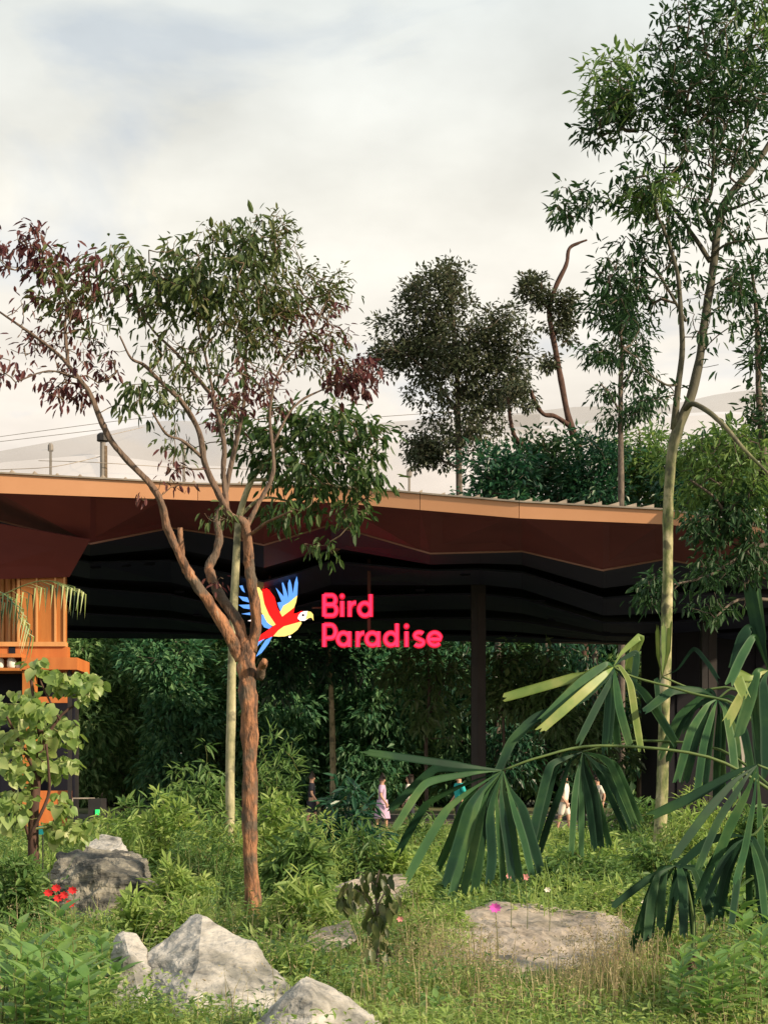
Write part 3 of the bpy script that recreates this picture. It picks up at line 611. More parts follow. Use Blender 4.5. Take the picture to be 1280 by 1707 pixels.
# ------------------------------------------------------------------ forked foreground tree
L_CROWN = leaf_mat('leaf_forked_tree', [(0.03, 0.055, 0.02), (0.052, 0.088, 0.03), (0.085, 0.125, 0.042), (0.14, 0.155, 0.065)], 0.32)
DENS[0] = 2.2
G1 = ('crown', L_CROWN, 0.12, 5, 0.118, 0.36, 1.0); G1s = ('crown', L_CROWN, 0.12, 4, 0.10, 0.34, 0.8)
O1 = ('olive_foliage', L_OLIVE, 0.12, 5, 0.11, 0.36, 0.9); O1s = ('olive_foliage', L_OLIVE, 0.12, 5, 0.078, 0.34, 0.3)
R1 = ('maroon_foliage', L_MAROON, 0.12, 4, 0.105, 0.38, 1.0); R1s = ('maroon_foliage', L_MAROON, 0.11, 4, 0.085, 0.36, 0.6)
RSC[0] = 0.8
make_tree('forked_tree', 'forked tree with reddish bark and mixed green and maroon leaves, in front of the sign', 'tree', (421, 1548), 16.0, [
 ([(422, 1560, 24), (421, 1530, 18), (420, 1470, 16), (417, 1380, 15), (416, 1290, 15.5), (417, 1210, 16.5), (413, 1150, 19), (410, 1110, 20), (411, 1080, 17), (412, 1065, 8)], 0, 0),
 ([(402, 1100, 13), (388, 1070, 13), (371, 1040, 12), (346, 1000, 11), (325, 970, 10.5), (312, 950, 10), (300, 925, 8.5), (285, 895, 8), (276, 868, 7.5), (268, 835, 7), (250, 806, 6.5), (216, 771, 6), (190, 741, 6), (175, 715, 6), (164, 690, 5.5), (148, 652, 5), (131, 630, 4.5), (98, 591, 3.6), (55, 558, 2.8), (0, 520, 2)], 0, -0.6),
 ([(131, 630, 4), (126, 570, 3), (128, 531, 2.4), (110, 480, 1.6)], 0, 0.4),
 ([(148, 652, 2.5), (100, 640, 2), (49, 657, 1.2)], 0, -0.3),
 ([(311, 950, 7), (306, 920, 6), (303, 884, 5.5)], 0, -0.05),
 ([(408, 1085, 13), (398, 1040, 11.5), (376, 1006, 11), (362, 984, 10.5), (352, 960, 10), (349, 946, 9.5), (361, 920, 8.5), (366, 895, 8), (362, 868, 7.5), (374, 830, 6.5), (385, 777, 5.5), (398, 720, 4.5), (407, 668, 4), (410, 600, 3), (412, 531, 2.2), (425, 460, 1.5)], 0, 0.7),
 ([(418, 1085, 12), (428, 1040, 11), (424, 1000, 10.5), (418, 960, 10), (415, 930, 10), (412, 892, 9.5), (404, 868, 8.5), (383, 858, 7), (361, 816, 6.5), (342, 772, 6), (333, 722, 5.5), (306, 673, 5), (262, 630, 4.2), (240, 608, 3.5), (219, 597, 2.5), (200, 560, 1.5)], 0, -0.5),
 ([(383, 858, 6), (377, 799, 5.5), (377, 744, 5), (361, 679, 4.5), (339, 646, 4), (300, 600, 3), (260, 560, 2.2), (235, 520, 1.5)], 0, 0.4),
 ([(342, 772, 3.5), (310, 745, 3), (285, 735, 2.5), (262, 700, 1.8)], 0, -0.6),
 ([(361, 679, 3.5), (345, 600, 3), (330, 540, 2.2), (320, 470, 1.4)], 0, 0.6),
 ([(412, 888, 6), (430, 850, 4.5), (456, 800, 4.2), (457, 755, 3.8), (452, 690, 3), (470, 620, 2.5), (520, 560, 1.8), (550, 500, 1.2)], 0, 0.3),
 ([(457, 740, 3), (490, 680, 2.3), (540, 650, 2), (600, 630, 1.3)], 0, 0.5),
 ([(421, 895, 4), (445, 877, 3), (466, 867, 2.6), (488, 857, 2)], 0, -0.5),
 ([(432, 1130, 9), (438, 1110, 8), (441, 1103, 7)], 0, -0.25),
], [
 ((425, 415, 58, 45, 34, 0.2, 0.8), G1), ((370, 405, 40, 30, 12, 0, .6), O1), ((320, 455, 85, 50, 46, 0, 1.0), G1), ((225, 470, 85, 55, 34, 0, .9), G1), ((190, 450, 60, 40, 8, 0, .6), R1),
 ((410, 500, 95, 55, 55, .3, 1.1), G1), ((330, 530, 100, 45, 26, .2, 1.0), O1), ((470, 390, 30, 35, 16, .3, .5), O1s), ((480, 470, 60, 60, 30, .4, .8), O1s),
 ((110, 480, 60, 55, 26, -.2, .7), O1), ((105, 455, 65, 65, 16, -.2, .7), R1), ((30, 430, 45, 45, 16, -.4, .6), R1), ((70, 400, 25, 25, 7, -.4, .4), R1), ((95, 560, 90, 60, 24, -.3, .8), R1s), ((160, 600, 40, 40, 8, -.3, .5), R1s),
 ((115, 650, 55, 35, 14, -.4, .5), R1), ((10, 615, 22, 25, 6, -.5, .3), R1), ((150, 540, 50, 50, 8, -.2, .5), G1s),
 ((545, 485, 50, 45, 34, .5, .6), O1s), ((520, 555, 75, 50, 34, .5, .8), R1s), ((535, 590, 60, 40, 30, .5, .8), O1s), ((590, 630, 48, 28, 26, .5, .5), R1), ((610, 610, 25, 30, 10, .5, .4), R1s),
 ((450, 570, 80, 70, 42, .3, .9), O1s), ((430, 650, 60, 50, 24, .2, .8), R1s), ((350, 600, 90, 50, 22, 0, .9), G1s), ((250, 660, 60, 40, 14, -.3, .6), G1), ((310, 640, 60, 40, 12, 0, .8), O1s), ((280, 580, 60, 50, 12, 0, .8), G1s),
 ((365, 860, 30, 15, 5, -.2, .3), G1s), ((240, 825, 10, 20, 2, -.3, .2), R1s), ((270, 790, 60, 40, 6, -.2, .5), R1s), ((375, 690, 40, 40, 12, .3, .6), R1s), ((300, 740, 40, 30, 6, 0, .5), G1s), ((365, 965, 12, 14, 2, 0, .2), R1s),
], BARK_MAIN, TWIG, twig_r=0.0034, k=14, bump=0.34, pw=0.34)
DENS[0] = 1.35
# slender pale tree behind it
G2 = ('crown', leaf_mat('leaf_glossy', [(0.018, 0.048, 0.016), (0.034, 0.08, 0.022), (0.062, 0.115, 0.032), (0.12, 0.15, 0.05)], 0.3), 0.19, 8, 0.145, 0.38, 0.8)
make_tree('slender_tree', 'slender pale trunked tree behind the forked tree, glossy green crown over the roof edge', 'tree', (384, 1420), 20.0, [
 ([(384, 1430, 10), (384, 1300, 9.5), (386, 1150, 9.5), (390, 1020, 8.5), (394, 930, 8), (400, 860, 7), (420, 800, 6), (450, 760, 5), (480, 730, 4)], 0, 0),
 ([(450, 760, 4), (510, 745, 3), (570, 735, 2.2), (620, 750, 1.6)], 0, -.3), ([(420, 800, 4), (500, 800, 3), (560, 810, 2), (600, 820, 1.5)], 0, -.5), ([(400, 860, 4), (440, 830, 3), (500, 840, 2)], 0, .5)],
 [((480, 720, 70, 45, 34, 0, .9), G2), ((560, 720, 70, 50, 46, -.2, .9), G2), ((440, 770, 55, 50, 26, 0, .8), G2), ((530, 790, 75, 45, 44, -.2, .9), G2), ((610, 790, 45, 35, 20, -.3, .6), G2), ((630, 730, 25, 30, 10, -.2, .4), G2), ((500, 850, 80, 25, 16, -.4, .7), G2), ((590, 850, 40, 25, 9, -.4, .5), G2), ((545, 905, 50, 20, 5, -.4, .4), G2), ((400, 700, 40, 40, 12, .2, .6), G2)],
 BARK_PALE, TWIG, twig_r=0.004, k=10)

# ------------------------------------------------------------------ tall tree at the right and its neighbour
DENS[0] = 1.4
T1 = ('crown', L_DARK, 0.21, 11, 0.17, 0.31, 0.1); T1s = ('crown', L_DARK, 0.20, 7, 0.165, 0.31, 0.25); T1m = ('sun_tint_foliage', L_MID, 0.21, 11, 0.165, 0.31, 0.1)  # sunlit clumps are painted with a lighter leaf colour
RSC[0] = 0.7
make_tree('tall_tree', 'tall open crowned tree with lichen streaked forked trunk, rising out of the frame at right', 'tree', (1098, 1445), 25.0, [
 ([(1098, 1455, 18), (1099, 1400, 15), (1104, 1290, 14), (1109, 1100, 13), (1112, 950, 12.5), (1113, 850, 12), (1118, 765, 12), (1128, 718, 14), (1150, 664, 11), (1165, 600, 10.5), (1173, 540, 10), (1183, 480, 10), (1190, 430, 9.5), (1196, 372, 9), (1205, 342, 9), (1226, 313, 8.5), (1250, 285, 8), (1275, 250, 7.5), (1312, 190, 5), (1340, 120, 3)], 0, 0.5),
 ([(1126, 712, 9), (1133, 640, 7.5), (1140, 580, 6.5), (1138, 520, 6), (1132, 450, 5), (1115, 392, 4), (1098, 350, 3), (1085, 300, 2)], 0, -0.8),
 ([(1190, 425, 6), (1162, 382, 5), (1142, 355, 4), (1122, 325, 3), (1110, 290, 2.5), (1112, 230, 2), (1060, 190, 1.5)], 0, 0.6),
 ([(1196, 372, 6), (1180, 335, 4.5), (1193, 300, 4), (1196, 210, 3.5), (1190, 110, 2.6), (1175, 20, 2)], 0, -0.4),
 ([(1205, 342, 5), (1240, 330, 3.5), (1290, 310, 2)], 0, -0.7), ([(1190, 420, 4), (1220, 395, 3), (1290, 385, 2)], 0, -.5),
 ([(1140, 540, 4), (1100, 470, 3), (1075, 440, 2.2), (1050, 400, 1.5)], 0, .5), ([(1128, 640, 4), (1110, 640, 3), (1080, 620, 2.2), (1060, 590, 1.4)], 0, -.4),
 ([(1142, 682, 7), (1158, 668, 6.5), (1185, 682, 6), (1212, 706, 5.5), (1245, 745, 4.5), (1290, 790, 3)], 0, -1.0),
 ([(1193, 250, 3), (1230, 160, 2.6), (1250, 80, 2), (1260, 0, 1.6)], 0, .3), ([(1110, 290, 2.5), (1060, 320, 2), (1000, 310, 1.5), (940, 330, 1.2)], 0, -.3)],
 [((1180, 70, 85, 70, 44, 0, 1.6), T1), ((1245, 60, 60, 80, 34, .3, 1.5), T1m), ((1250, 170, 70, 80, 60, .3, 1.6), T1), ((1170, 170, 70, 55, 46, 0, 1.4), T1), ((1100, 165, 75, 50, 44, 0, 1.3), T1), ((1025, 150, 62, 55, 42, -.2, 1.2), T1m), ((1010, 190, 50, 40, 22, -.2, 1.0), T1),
  ((1120, 20, 50, 30, 14, 0, 1), T1s), ((1100, 75, 30, 20, 6, 0, .8), T1s), ((1150, 260, 100, 50, 42, 0, 1.4), T1s), ((1240, 270, 60, 50, 24, 0, 1.2), T1s), ((1080, 330, 55, 30, 28, -.3, .9), T1m), ((1055, 320, 50, 30, 14, -.3, .9), T1), ((950, 350, 45, 25, 12, -.4, .7), T1), ((960, 310, 40, 14, 6, -.4, .6), T1s),
  ((1150, 350, 80, 50, 26, 0, 1.2), T1s), ((1030, 440, 50, 50, 26, .2, 1.0), T1s), ((1010, 490, 40, 40, 16, .2, .8), T1), ((1080, 480, 50, 50, 20, .2, 1.0), T1s), ((1240, 380, 60, 60, 20, 0, 1.2), T1s), ((1090, 400, 50, 40, 14, 0, 1), T1s), ((1185, 560, 40, 60, 12, 0, .9), T1s), ((1230, 470, 40, 40, 10, 0, .9), T1s), ((1040, 560, 50, 40, 12, 0, .8), T1s), ((1150, 470, 30, 40, 8, 0, .8), T1s), ((1090, 650, 40, 40, 7, 0, .8), T1s)],
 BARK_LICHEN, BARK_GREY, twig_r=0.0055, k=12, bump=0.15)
DENS[0] = 1.5
S1 = ('crown', L_MID, 0.28, 11, 0.18, 0.32, 0.4); S1d = ('shade_tint_foliage', L_DARK, 0.28, 12, 0.18, 0.32, 0.4)  # shade in this crown is painted with the darker leaf colour
RSC[0] = 0.85
make_tree('leaning_tree', 'leafy tree leaning in from the right edge, hanging over the roof corner', 'tree', (1300, 1430), 27.0, [
 ([(1300, 1435, 13), (1298, 1200, 12), (1292, 1000, 11), (1285, 860, 10), (1272, 760, 8), (1264, 660, 6), (1262, 560, 5), (1256, 480, 3.5), (1248, 430, 2)], 0, 0),
 ([(1290, 960, 6), (1240, 900, 5), (1215, 870, 4), (1190, 830, 3), (1150, 800, 2)], 0, -.8), ([(1288, 900, 5), (1230, 930, 3.5), (1180, 960, 2.5), (1120, 975, 1.8)], 0, -1), ([(1280, 800, 5), (1230, 760, 3.5), (1180, 745, 2.5)], 0, .6), ([(1290, 1000, 4), (1230, 1000, 3), (1190, 1030, 2)], 0, -.8)],
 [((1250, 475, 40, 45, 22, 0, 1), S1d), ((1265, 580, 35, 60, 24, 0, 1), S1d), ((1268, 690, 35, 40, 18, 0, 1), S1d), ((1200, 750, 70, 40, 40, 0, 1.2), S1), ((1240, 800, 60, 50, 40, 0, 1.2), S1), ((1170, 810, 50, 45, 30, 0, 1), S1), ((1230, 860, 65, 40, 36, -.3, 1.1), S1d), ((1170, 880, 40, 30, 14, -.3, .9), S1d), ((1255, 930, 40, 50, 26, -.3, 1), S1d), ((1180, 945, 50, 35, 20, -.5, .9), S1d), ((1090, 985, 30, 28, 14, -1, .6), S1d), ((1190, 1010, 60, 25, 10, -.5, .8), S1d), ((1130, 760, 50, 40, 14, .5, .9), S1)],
 BARK_GREY, BARK_GREY, twig_r=0.0055, k=10)

DENS[0] = 1.0
# ------------------------------------------------------------------ trees behind the roof
B1 = ('crown', L_GREYG, 0.66, 58, 0.25, 0.52, 0.1); B1s = ('crown', L_GREYG, 0.58, 34, 0.25, 0.52, 0.1)
RSC[0] = 0.9
make_tree('round_tree', 'dark grey green tree with dense rounded crown behind the roof', 'tree', (765, HORIZ), 75.0, [
 ([(765, 1355, 8), (766, 1000, 7), (765, 800, 6), (763, 700, 5.5), (762, 640, 5), (757, 560, 4), (750, 490, 2.5)], 0, 0),
 ([(763, 690, 4), (730, 640, 3), (690, 600, 2), (650, 580, 1.5)], 0, -1), ([(763, 660, 4), (810, 620, 3), (850, 580, 2)], 0, 1), ([(764, 740, 3), (820, 690, 2.5), (850, 650, 2)], 0, 0), ([(764, 780, 3), (720, 760, 2), (690, 740, 1.5)], 0, 1)],
 [((735, 500, 62, 48, 40, 0, 2.2), B1), ((680, 560, 58, 55, 42, 0, 2.4), B1), ((770, 560, 70, 60, 50, 0, 2.6), B1), ((832, 545, 36, 42, 18, 0, 1.6), B1), ((730, 610, 70, 40, 36, 0, 2.2), B1), ((645, 585, 36, 40, 14, 0, 1.4), B1s), ((850, 620, 44, 50, 26, 0, 1.8), B1), ((800, 640, 60, 50, 30, 0, 2), B1), ((720, 665, 45, 30, 14, 0, 1.6), B1s), ((730, 740, 55, 45, 30, 0, 1.8), B1), ((790, 720, 50, 60, 24, 0, 2), B1), ((870, 560, 22, 18, 4, 0, .8), B1s), ((700, 755, 28, 28, 10, 0, 1.2), B1s), ((750, 460, 40, 20, 10, 0, 1.2), B1s)],
 BARK_GREY, BARK_GREY, twig_r=0.014, k=8)
W1 = ('crown', L_GREYG, 0.42, 40, 0.23, 0.5, 0.1)
make_tree('twisted_tree', 'thin crooked tree with bare twisted top and small leaf tufts, behind the roof', 'tree', (968, HORIZ), 70.0, [
 ([(975, 1357, 9), (972, 1000, 8), (966, 770, 7.5), (957, 730, 7), (945, 690, 6), (932, 620, 5.2), (921, 560, 5), (915, 520, 5), (925, 480, 4.5), (943, 442, 4), (948, 415, 3.2), (962, 406, 2.6), (978, 400, 1.6)], 0, 0),
 ([(952, 712, 5), (925, 694, 4.2), (905, 690, 4), (890, 668, 4), (884, 650, 3)], 0, -1), ([(966, 790, 5), (915, 800, 4.5), (900, 770, 4.5), (880, 748, 4.5), (858, 728, 4), (850, 695, 3.5), (846, 660, 2)], 0, -1.5),
 ([(917, 520, 3), (900, 500, 2), (885, 490, 1.3)], 0, -.5), ([(921, 560, 2.6), (938, 540, 2), (945, 520, 1.2)], 0, .5)],
 [((883, 478, 26, 24, 22, 0, .9), W1), ((905, 500, 20, 20, 10, 0, .7), W1), ((938, 512, 24, 26, 20, 0, .8), W1), ((930, 545, 18, 16, 8, 0, .6), W1), ((914, 606, 13, 12, 7, 0, .4), W1), ((862, 665, 32, 32, 16, -1, .9), W1), ((945, 570, 8, 8, 2, 0, .3), W1)],
 BARK_RED, BARK_RED, twig_r=0.011, k=10, bump=0.2)
SM = ('crown', L_DARK, 0.55, 22, 0.33, 0.32, 0.5)
make_tree('small_tree', 'small sparse tree with drooping leaves behind the roof, left of the tall tree', 'tree', (1034, HORIZ), 64.0, [
 ([(1036, 1357, 7), (1035, 900, 6), (1034, 720, 5), (1034, 640, 4.5), (1036, 580, 3.5), (1030, 530, 2.5), (1020, 480, 1.5)], 0, 0), ([(1035, 650, 3), (1055, 610, 2.4), (1060, 560, 1.6)], 0, .6), ([(1034, 690, 2.5), (1015, 655, 2), (1000, 640, 1.2)], 0, -.6)],
 [((1000, 595, 30, 22, 14, 0, .8), SM), ((1050, 540, 35, 50, 26, 0, 1), SM), ((1020, 510, 25, 40, 16, 0, .8), SM), ((1065, 610, 25, 40, 14, 0, .8), SM), ((1005, 655, 22, 16, 7, 0, .6), SM), ((1060, 680, 40, 30, 18, 0, .9), SM), ((1015, 700, 25, 10, 5, 0, .6), SM)],
 BARK_GREY, BARK_GREY, twig_r=0.012, k=8)

# ------------------------------------------------------------------ wood behind the canopy
L_WOOD = leaf_mat('leaf_wood', [(0.026, 0.095, 0.05), (0.052, 0.15, 0.075), (0.10, 0.22, 0.095), (0.17, 0.29, 0.12)], 0.3)  # both wood leaf colours raised to stand in for skylight the canopy blocks
L_WOODM = leaf_mat('leaf_wood_light', [(0.05, 0.13, 0.05), (0.095, 0.20, 0.07), (0.16, 0.27, 0.10), (0.25, 0.34, 0.14)], 0.3)
FWD = ('crown', L_WOOD, 0.95, 56, 0.37, 0.42, 0.3); FWM = ('crown', L_WOODM, 0.95, 54, 0.37, 0.42, 0.4)
FD = ('crown', L_TEAL, 0.95, 62, 0.34, 0.42, 0.3); FM = ('crown', L_MID, 0.95, 56, 0.34, 0.42, 0.4); FDD = ('crown', L_DARK, 0.95, 60, 0.34, 0.42, 0.3)
hi = [(825, 66, 745, 70, FD, 'dark bluish green tree rising above the roof left of the twisted tree'), (905, 69, 715, 75, FDD, 'dense dark green tree above the roof under the twisted tree'), (985, 67, 728, 75, FD, 'broad deep green tree above the roof between twisted and tall trees'), (1065, 69, 708, 75, FM, 'mid green tree above the roof behind the tall trunk'), (1150, 66, 735, 70, FD, 'green tree above the roof corner right of the tall trunk'), (1235, 69, 715, 75, FM, 'green tree above the roof at the right edge')]
for px, Y, top, w, sp, lab in hi:
    h = (1357-top)
    make_tree('wood_tree', lab, 'tree', (px, HORIZ), float(Y), [([(px, 1360, 7), (px+6, 1100, 6), (px-4, 900, 5), (px, top+60, 3), (px, top+10, 1.5)], 0, 0)],
      [((px, top+50, w*0.85, 50, 26, 0, 2), sp), ((px, top+105, w*1.0, 50, 30, 0, 2.2), sp), ((px-20, 1120, w, 80, 20, 0, 2), FDD), ((px+20, 1230, w*0.9, 70, 18, 0, 2), FDD)], BARK_GREY, BARK_GREY, 'trees rising above the roof', twig_r=0.014, k=7)
lo_ = [(120, 68), (205, 70), (290, 67), (365, 70), (450, 67), (540, 70), (620, 68), (700, 71), (770, 68), (845, 71), (60, 72)]
JL = ['light green jungle tree just right of the kiosk posts', 'jungle tree in the wood between kiosk and pale trunk, left of middle', 'dark jungle tree behind the feathery bush left of the pale trunk', 'jungle tree directly behind the pale slender trunk', 'dark jungle tree below the parrot emblem', 'dark jungle tree behind the grey trunked young tree', 'dark jungle tree under the left end of the lettering', 'lighter jungle tree behind the drooping young tree', 'dark jungle tree beside the dark column', 'jungle tree right of the dark column behind the fan palm', 'jungle tree at the left edge behind the kiosk']
for i, (px, Y) in enumerate(lo_):
    sp = [FWM, FWM, FWD, FWM, FWD, FWD, FWD, FWM, FWD, FWM, FWM][i]
    make_tree('jungle_tree', JL[i], 'tree', (px, HORIZ), float(Y), [([(px, 1362, 5), (px+8*math.sin(i*2.1), 1230, 4.5), (px-6*math.cos(i), 1080, 4), (px, 960, 3), (px+5, 880, 1.5)], 0, 0)],
      [((px, 1000, 60, 80, 26, 0, 2), sp), ((px-8, 1110, 62, 55, 32, -.6, 1.8), sp), ((px+16, 1190, 60, 55, 28, -.5, 1.6), FWD), ((px, 1280, 62, 50, 26, -.6, 1.5), FWD)], BARK_GREY, BARK_GREY, 'jungle trees beneath the canopy', twig_r=0.012, k=7)
# young trees that stand out; their lit look is put into a lighter leaf colour
PT = ('crown', leaf_mat('leaf_wood_lit_tint', [(0.05, 0.12, 0.05), (0.10, 0.19, 0.07), (0.17, 0.26, 0.10)], 0.3, 0.35, 0.6), 0.55, 14, 0.40, 0.34, 0.7)
make_tree('young_tree', 'young tree with thin trunk and pale drooping leaves left of the dark column', 'tree', (712, 1380), 58.0, [([(712, 1362, 4), (710, 1250, 3.6), (715, 1150, 3), (712, 1080, 2)], 0, 0), ([(711, 1200, 2), (735, 1150, 1.5), (750, 1110, 1)], 0, 0)],
  [((690, 1110, 55, 45, 18, 0, 1.3), PT), ((745, 1130, 40, 50, 16, 0, 1.2), PT), ((735, 1200, 45, 40, 12, 0, 1), PT), ((700, 1180, 40, 50, 10, 0, 1), PT), ((650, 1110, 30, 35, 7, 0, 1), PT)], BARK_GREY, BARK_GREY, twig_r=0.01, k=7)
make_tree('young_tree', 'young tree with grey trunk in the dark gap left of the lettering', 'tree', (555, 1380), 58.0, [([(555, 1362, 6), (555, 1270, 5.5), (553, 1180, 5), (550, 1100, 4), (545, 1075, 3)], 0, 0)],
  [((530, 1100, 50, 30, 12, 0, 1.2), FD), ((580, 1110, 40, 35, 10, 0, 1), PT), ((470, 1110, 40, 45, 14, 0, 1.2), FM)], BARK_PALE, BARK_GREY, twig_r=0.01, k=8)
make_tree('young_tree', 'bushy young tree with lit leaves right of the dark column', 'tree', (838, 1380), 56.0, [([(838, 1365, 3.5), (840, 1250, 3.2), (836, 1150, 2.5), (838, 1090, 1.8)], 0, 0)],
  [((845, 1100, 30, 30, 12, 0, 1), PT), ((835, 1150, 30, 40, 14, 0, 1), FM), ((920, 1110, 40, 35, 10, 0, 1), PT), ((880, 1160, 40, 40, 14, 0, 1), FM), ((930, 1190, 50, 60, 16, 0, 1.2), FD), ((1000, 1230, 60, 60, 16, 0, 1.2), FD)], BARK_GREY, BARK_GREY, twig_r=0.01, k=7)
# far mass closing the view
N = 46000
fx = rng.uniform(-45, 45, N); fy = rng.uniform(84, 98, N); fz = rng.random(N)**0.8*(13+1.8*np.sin(fx*0.35)+1.2*np.sin(fx*0.9+2))
V, F = leaves_np(np.stack([fx, fy, fz], -1), rand_dirs(N)-np.array([0, 0, .4]), rand_dirs(N)*.6+np.array([0, -.3, .6]), rng.uniform(.7, 1.5, N), rng.uniform(.4, .8, N), quad=True)
fw_ = link('far_wood', mesh_np('far_wood', V, F), L_DARK, kind='stuff'); tag(fw_, 'dark far off wood closing the view under the canopy', 'wood')

# ------------------------------------------------------------------ rocks
EXC = []
def rock(name, label, pts, mat, seed, disp=0.06, sub=4, ex=None, grp=None):
    bm = bmesh.new()
    for p in pts: bm.verts.new(tuple(p))
    r = bmesh.ops.convex_hull(bm, input=bm.verts[:])
    bmesh.ops.delete(bm, geom=[v for v in bm.verts if not v.link_faces], context='VERTS')
    bmesh.ops.triangulate(bm, faces=bm.faces[:])
    for it in range(sub):
        le = [e for e in bm.edges if e.calc_length() > 0.05]
        if not le or len(bm.verts) > 14000: break
        bmesh.ops.subdivide_edges(bm, edges=le, cuts=1, use_grid_fill=True)
        bmesh.ops.triangulate(bm, faces=bm.faces[:])
        if it == 1: bmesh.ops.smooth_vert(bm, verts=bm.verts[:], factor=0.10, use_axis_x=True, use_axis_y=True, use_axis_z=True)
    bm.normal_update()
    for v in bm.verts:
        c = v.co; n_ = mnoise.fractal(Vector((c.x*1.6+seed, c.y*1.6, c.z*2.4)), 0.9, 2.0, 4)+0.7*mnoise.ridged_multi_fractal(Vector((c.x*2.3+seed, c.y*2.3+3, c.z*4.0)), 1.0, 2.0, 4, 1.0, 2.0)*0.45-0.35
        v.co = c+v.normal*(disp*n_+.012*mnoise.fractal(Vector((c.x*9+seed, c.y*9, c.z*16)), .8, 2.0, 4))
    c = np.mean([v.co[:] for v in bm.verts], 0); c[2] = 0
    for v in bm.verts: v.co -= Vector(c)
    me = bpy.data.meshes.new(name); bm.to_mesh(me); bm.free(); smooth(me, False)
    o = link(name, me, mat); o.location = tuple(c); tag(o, label, 'rock', grp)
    if ex: EXC.append(ex)
    return o
def prock(L): return [P(*q) for q in L]
# (px, py, depth)
rock('boulder', 'large pale pointed boulder left of the forked trunk base', prock([(235, 1600, 10.7), (262, 1580, 10.8), (290, 1566, 10.9), (325, 1527, 11.1), (338, 1530, 11.0), (375, 1555, 11.0), (425, 1578, 10.9), (470, 1620, 10.7), (497, 1655, 10.5), (480, 1710, 10.0), (300, 1712, 9.8), (225, 1690, 10.3), (330, 1600, 10.35), (420, 1610, 12.2), (335, 1560, 12.2), (280, 1590, 12.0), (400, 1720, 9.9), (500, 1700, 11.2)]), ROCK, 1.3, 0.05, 5, (-1.15, 10.7, .66, 0.95))
rock('boulder', 'low pale boulder touching the left side of the large pointed one', prock([(180, 1610, 10.5), (188, 1570, 10.7), (205, 1550, 10.8), (228, 1556, 10.8), (246, 1582, 10.7), (256, 1640, 10.3), (240, 1700, 9.9), (185, 1690, 10.0), (200, 1580, 11.6), (240, 1600, 11.6), (215, 1590, 10.4)]), ROCK, 8.3, 0.04, 5, (-1.8, 10.5, .25, .7))
rock('boulder', 'pale pointed rock cut by the bottom edge of the frame', prock([(512, 1626, 9.1), (500, 1640, 8.9), (470, 1668, 8.8), (415, 1715, 8.9), (425, 1760, 8.6), (545, 1640, 9.2), (590, 1672, 9.2), (632, 1708, 9.2), (650, 1760, 9.0), (520, 1770, 8.4), (540, 1700, 9.9), (480, 1700, 9.8), (600, 1730, 9.8), (520, 1660, 8.75)]), ROCK, 5.1, 0.03, 5, (-.42, 9.15, .48, .75))
rock('boulder', 'weathered flat topped boulder with dark front, at left behind the red flowers', prock([(85, 1475, 16.0), (100, 1425, 17.4), (150, 1414, 17.9), (215, 1420, 17.9), (245, 1432, 17.5), (262, 1500, 16), (75, 1520, 15.8), (110, 1462, 15.9), (170, 1452, 15.7), (225, 1462, 15.7), (150, 1550, 15.3), (250, 1550, 15.5), (100, 1475, 19), (230, 1475, 19)]), ROCK_D, 9.2, 0.12, 5, (-3.0, 16.6, 0.7, 1.4))
rock('boulder', 'small pale rock behind the flat topped boulder', prock([(140, 1405, 19.5), (170, 1388, 19.8), (205, 1395, 19.6), (215, 1420, 19.3), (140, 1430, 19.2), (180, 1440, 19.0), (180, 1420, 20.6)]), ROCK, 3.7, 0.04, 4)
rock('rock_slab', 'wide tan rock slab in the dry grass at right', prock([(715, 1575, 13.4), (775, 1520, 14.8), (840, 1507, 15.3), (930, 1516, 15.3), (1010, 1518, 15.2), (1050, 1545, 14.4), (1110, 1582, 13.4), (1130, 1630, 12.4), (1060, 1660, 11.9), (900, 1675, 11.6), (780, 1660, 11.9), (725, 1622, 12.6), (900, 1535, 16.2), (800, 1545, 16.0), (1000, 1550, 16.0)]), ROCK_T, 7.4, 0.07, 5, (1.45, 13.6, .95, 1.5))
rock('rock_slab', 'tan rock slab left of the wide one, behind the sapling', prock([(570, 1482, 17.2), (600, 1460, 18.4), (660, 1452, 18.8), (700, 1478, 17.6), (690, 1520, 16.6), (600, 1535, 16.2), (545, 1512, 16.8), (640, 1484, 19.2), (520, 1488, 18.2)]), ROCK_T, 2.4, 0.06, 4, (-.2, 17.3, .85, .8))
rock('boulder', 'small square edged rock in the grass below the central bush', prock([(598, 1412, 22), (640, 1405, 22.2), (648, 1440, 22), (598, 1445, 22), (640, 1420, 23), (600, 1420, 23), (645, 1450, 21.6), (600, 1455, 21.6)]), ROCK_T, 4.4, 0.03, 4)
rock('rock_slab', 'low tan rock half hidden in grass right of the trunk base', prock([(520, 1550, 13.8), (580, 1535, 14.2), (600, 1560, 13.6), (560, 1590, 13), (500, 1580, 13.2), (560, 1550, 14.8)]), ROCK_T, 6.4, 0.04, 4)

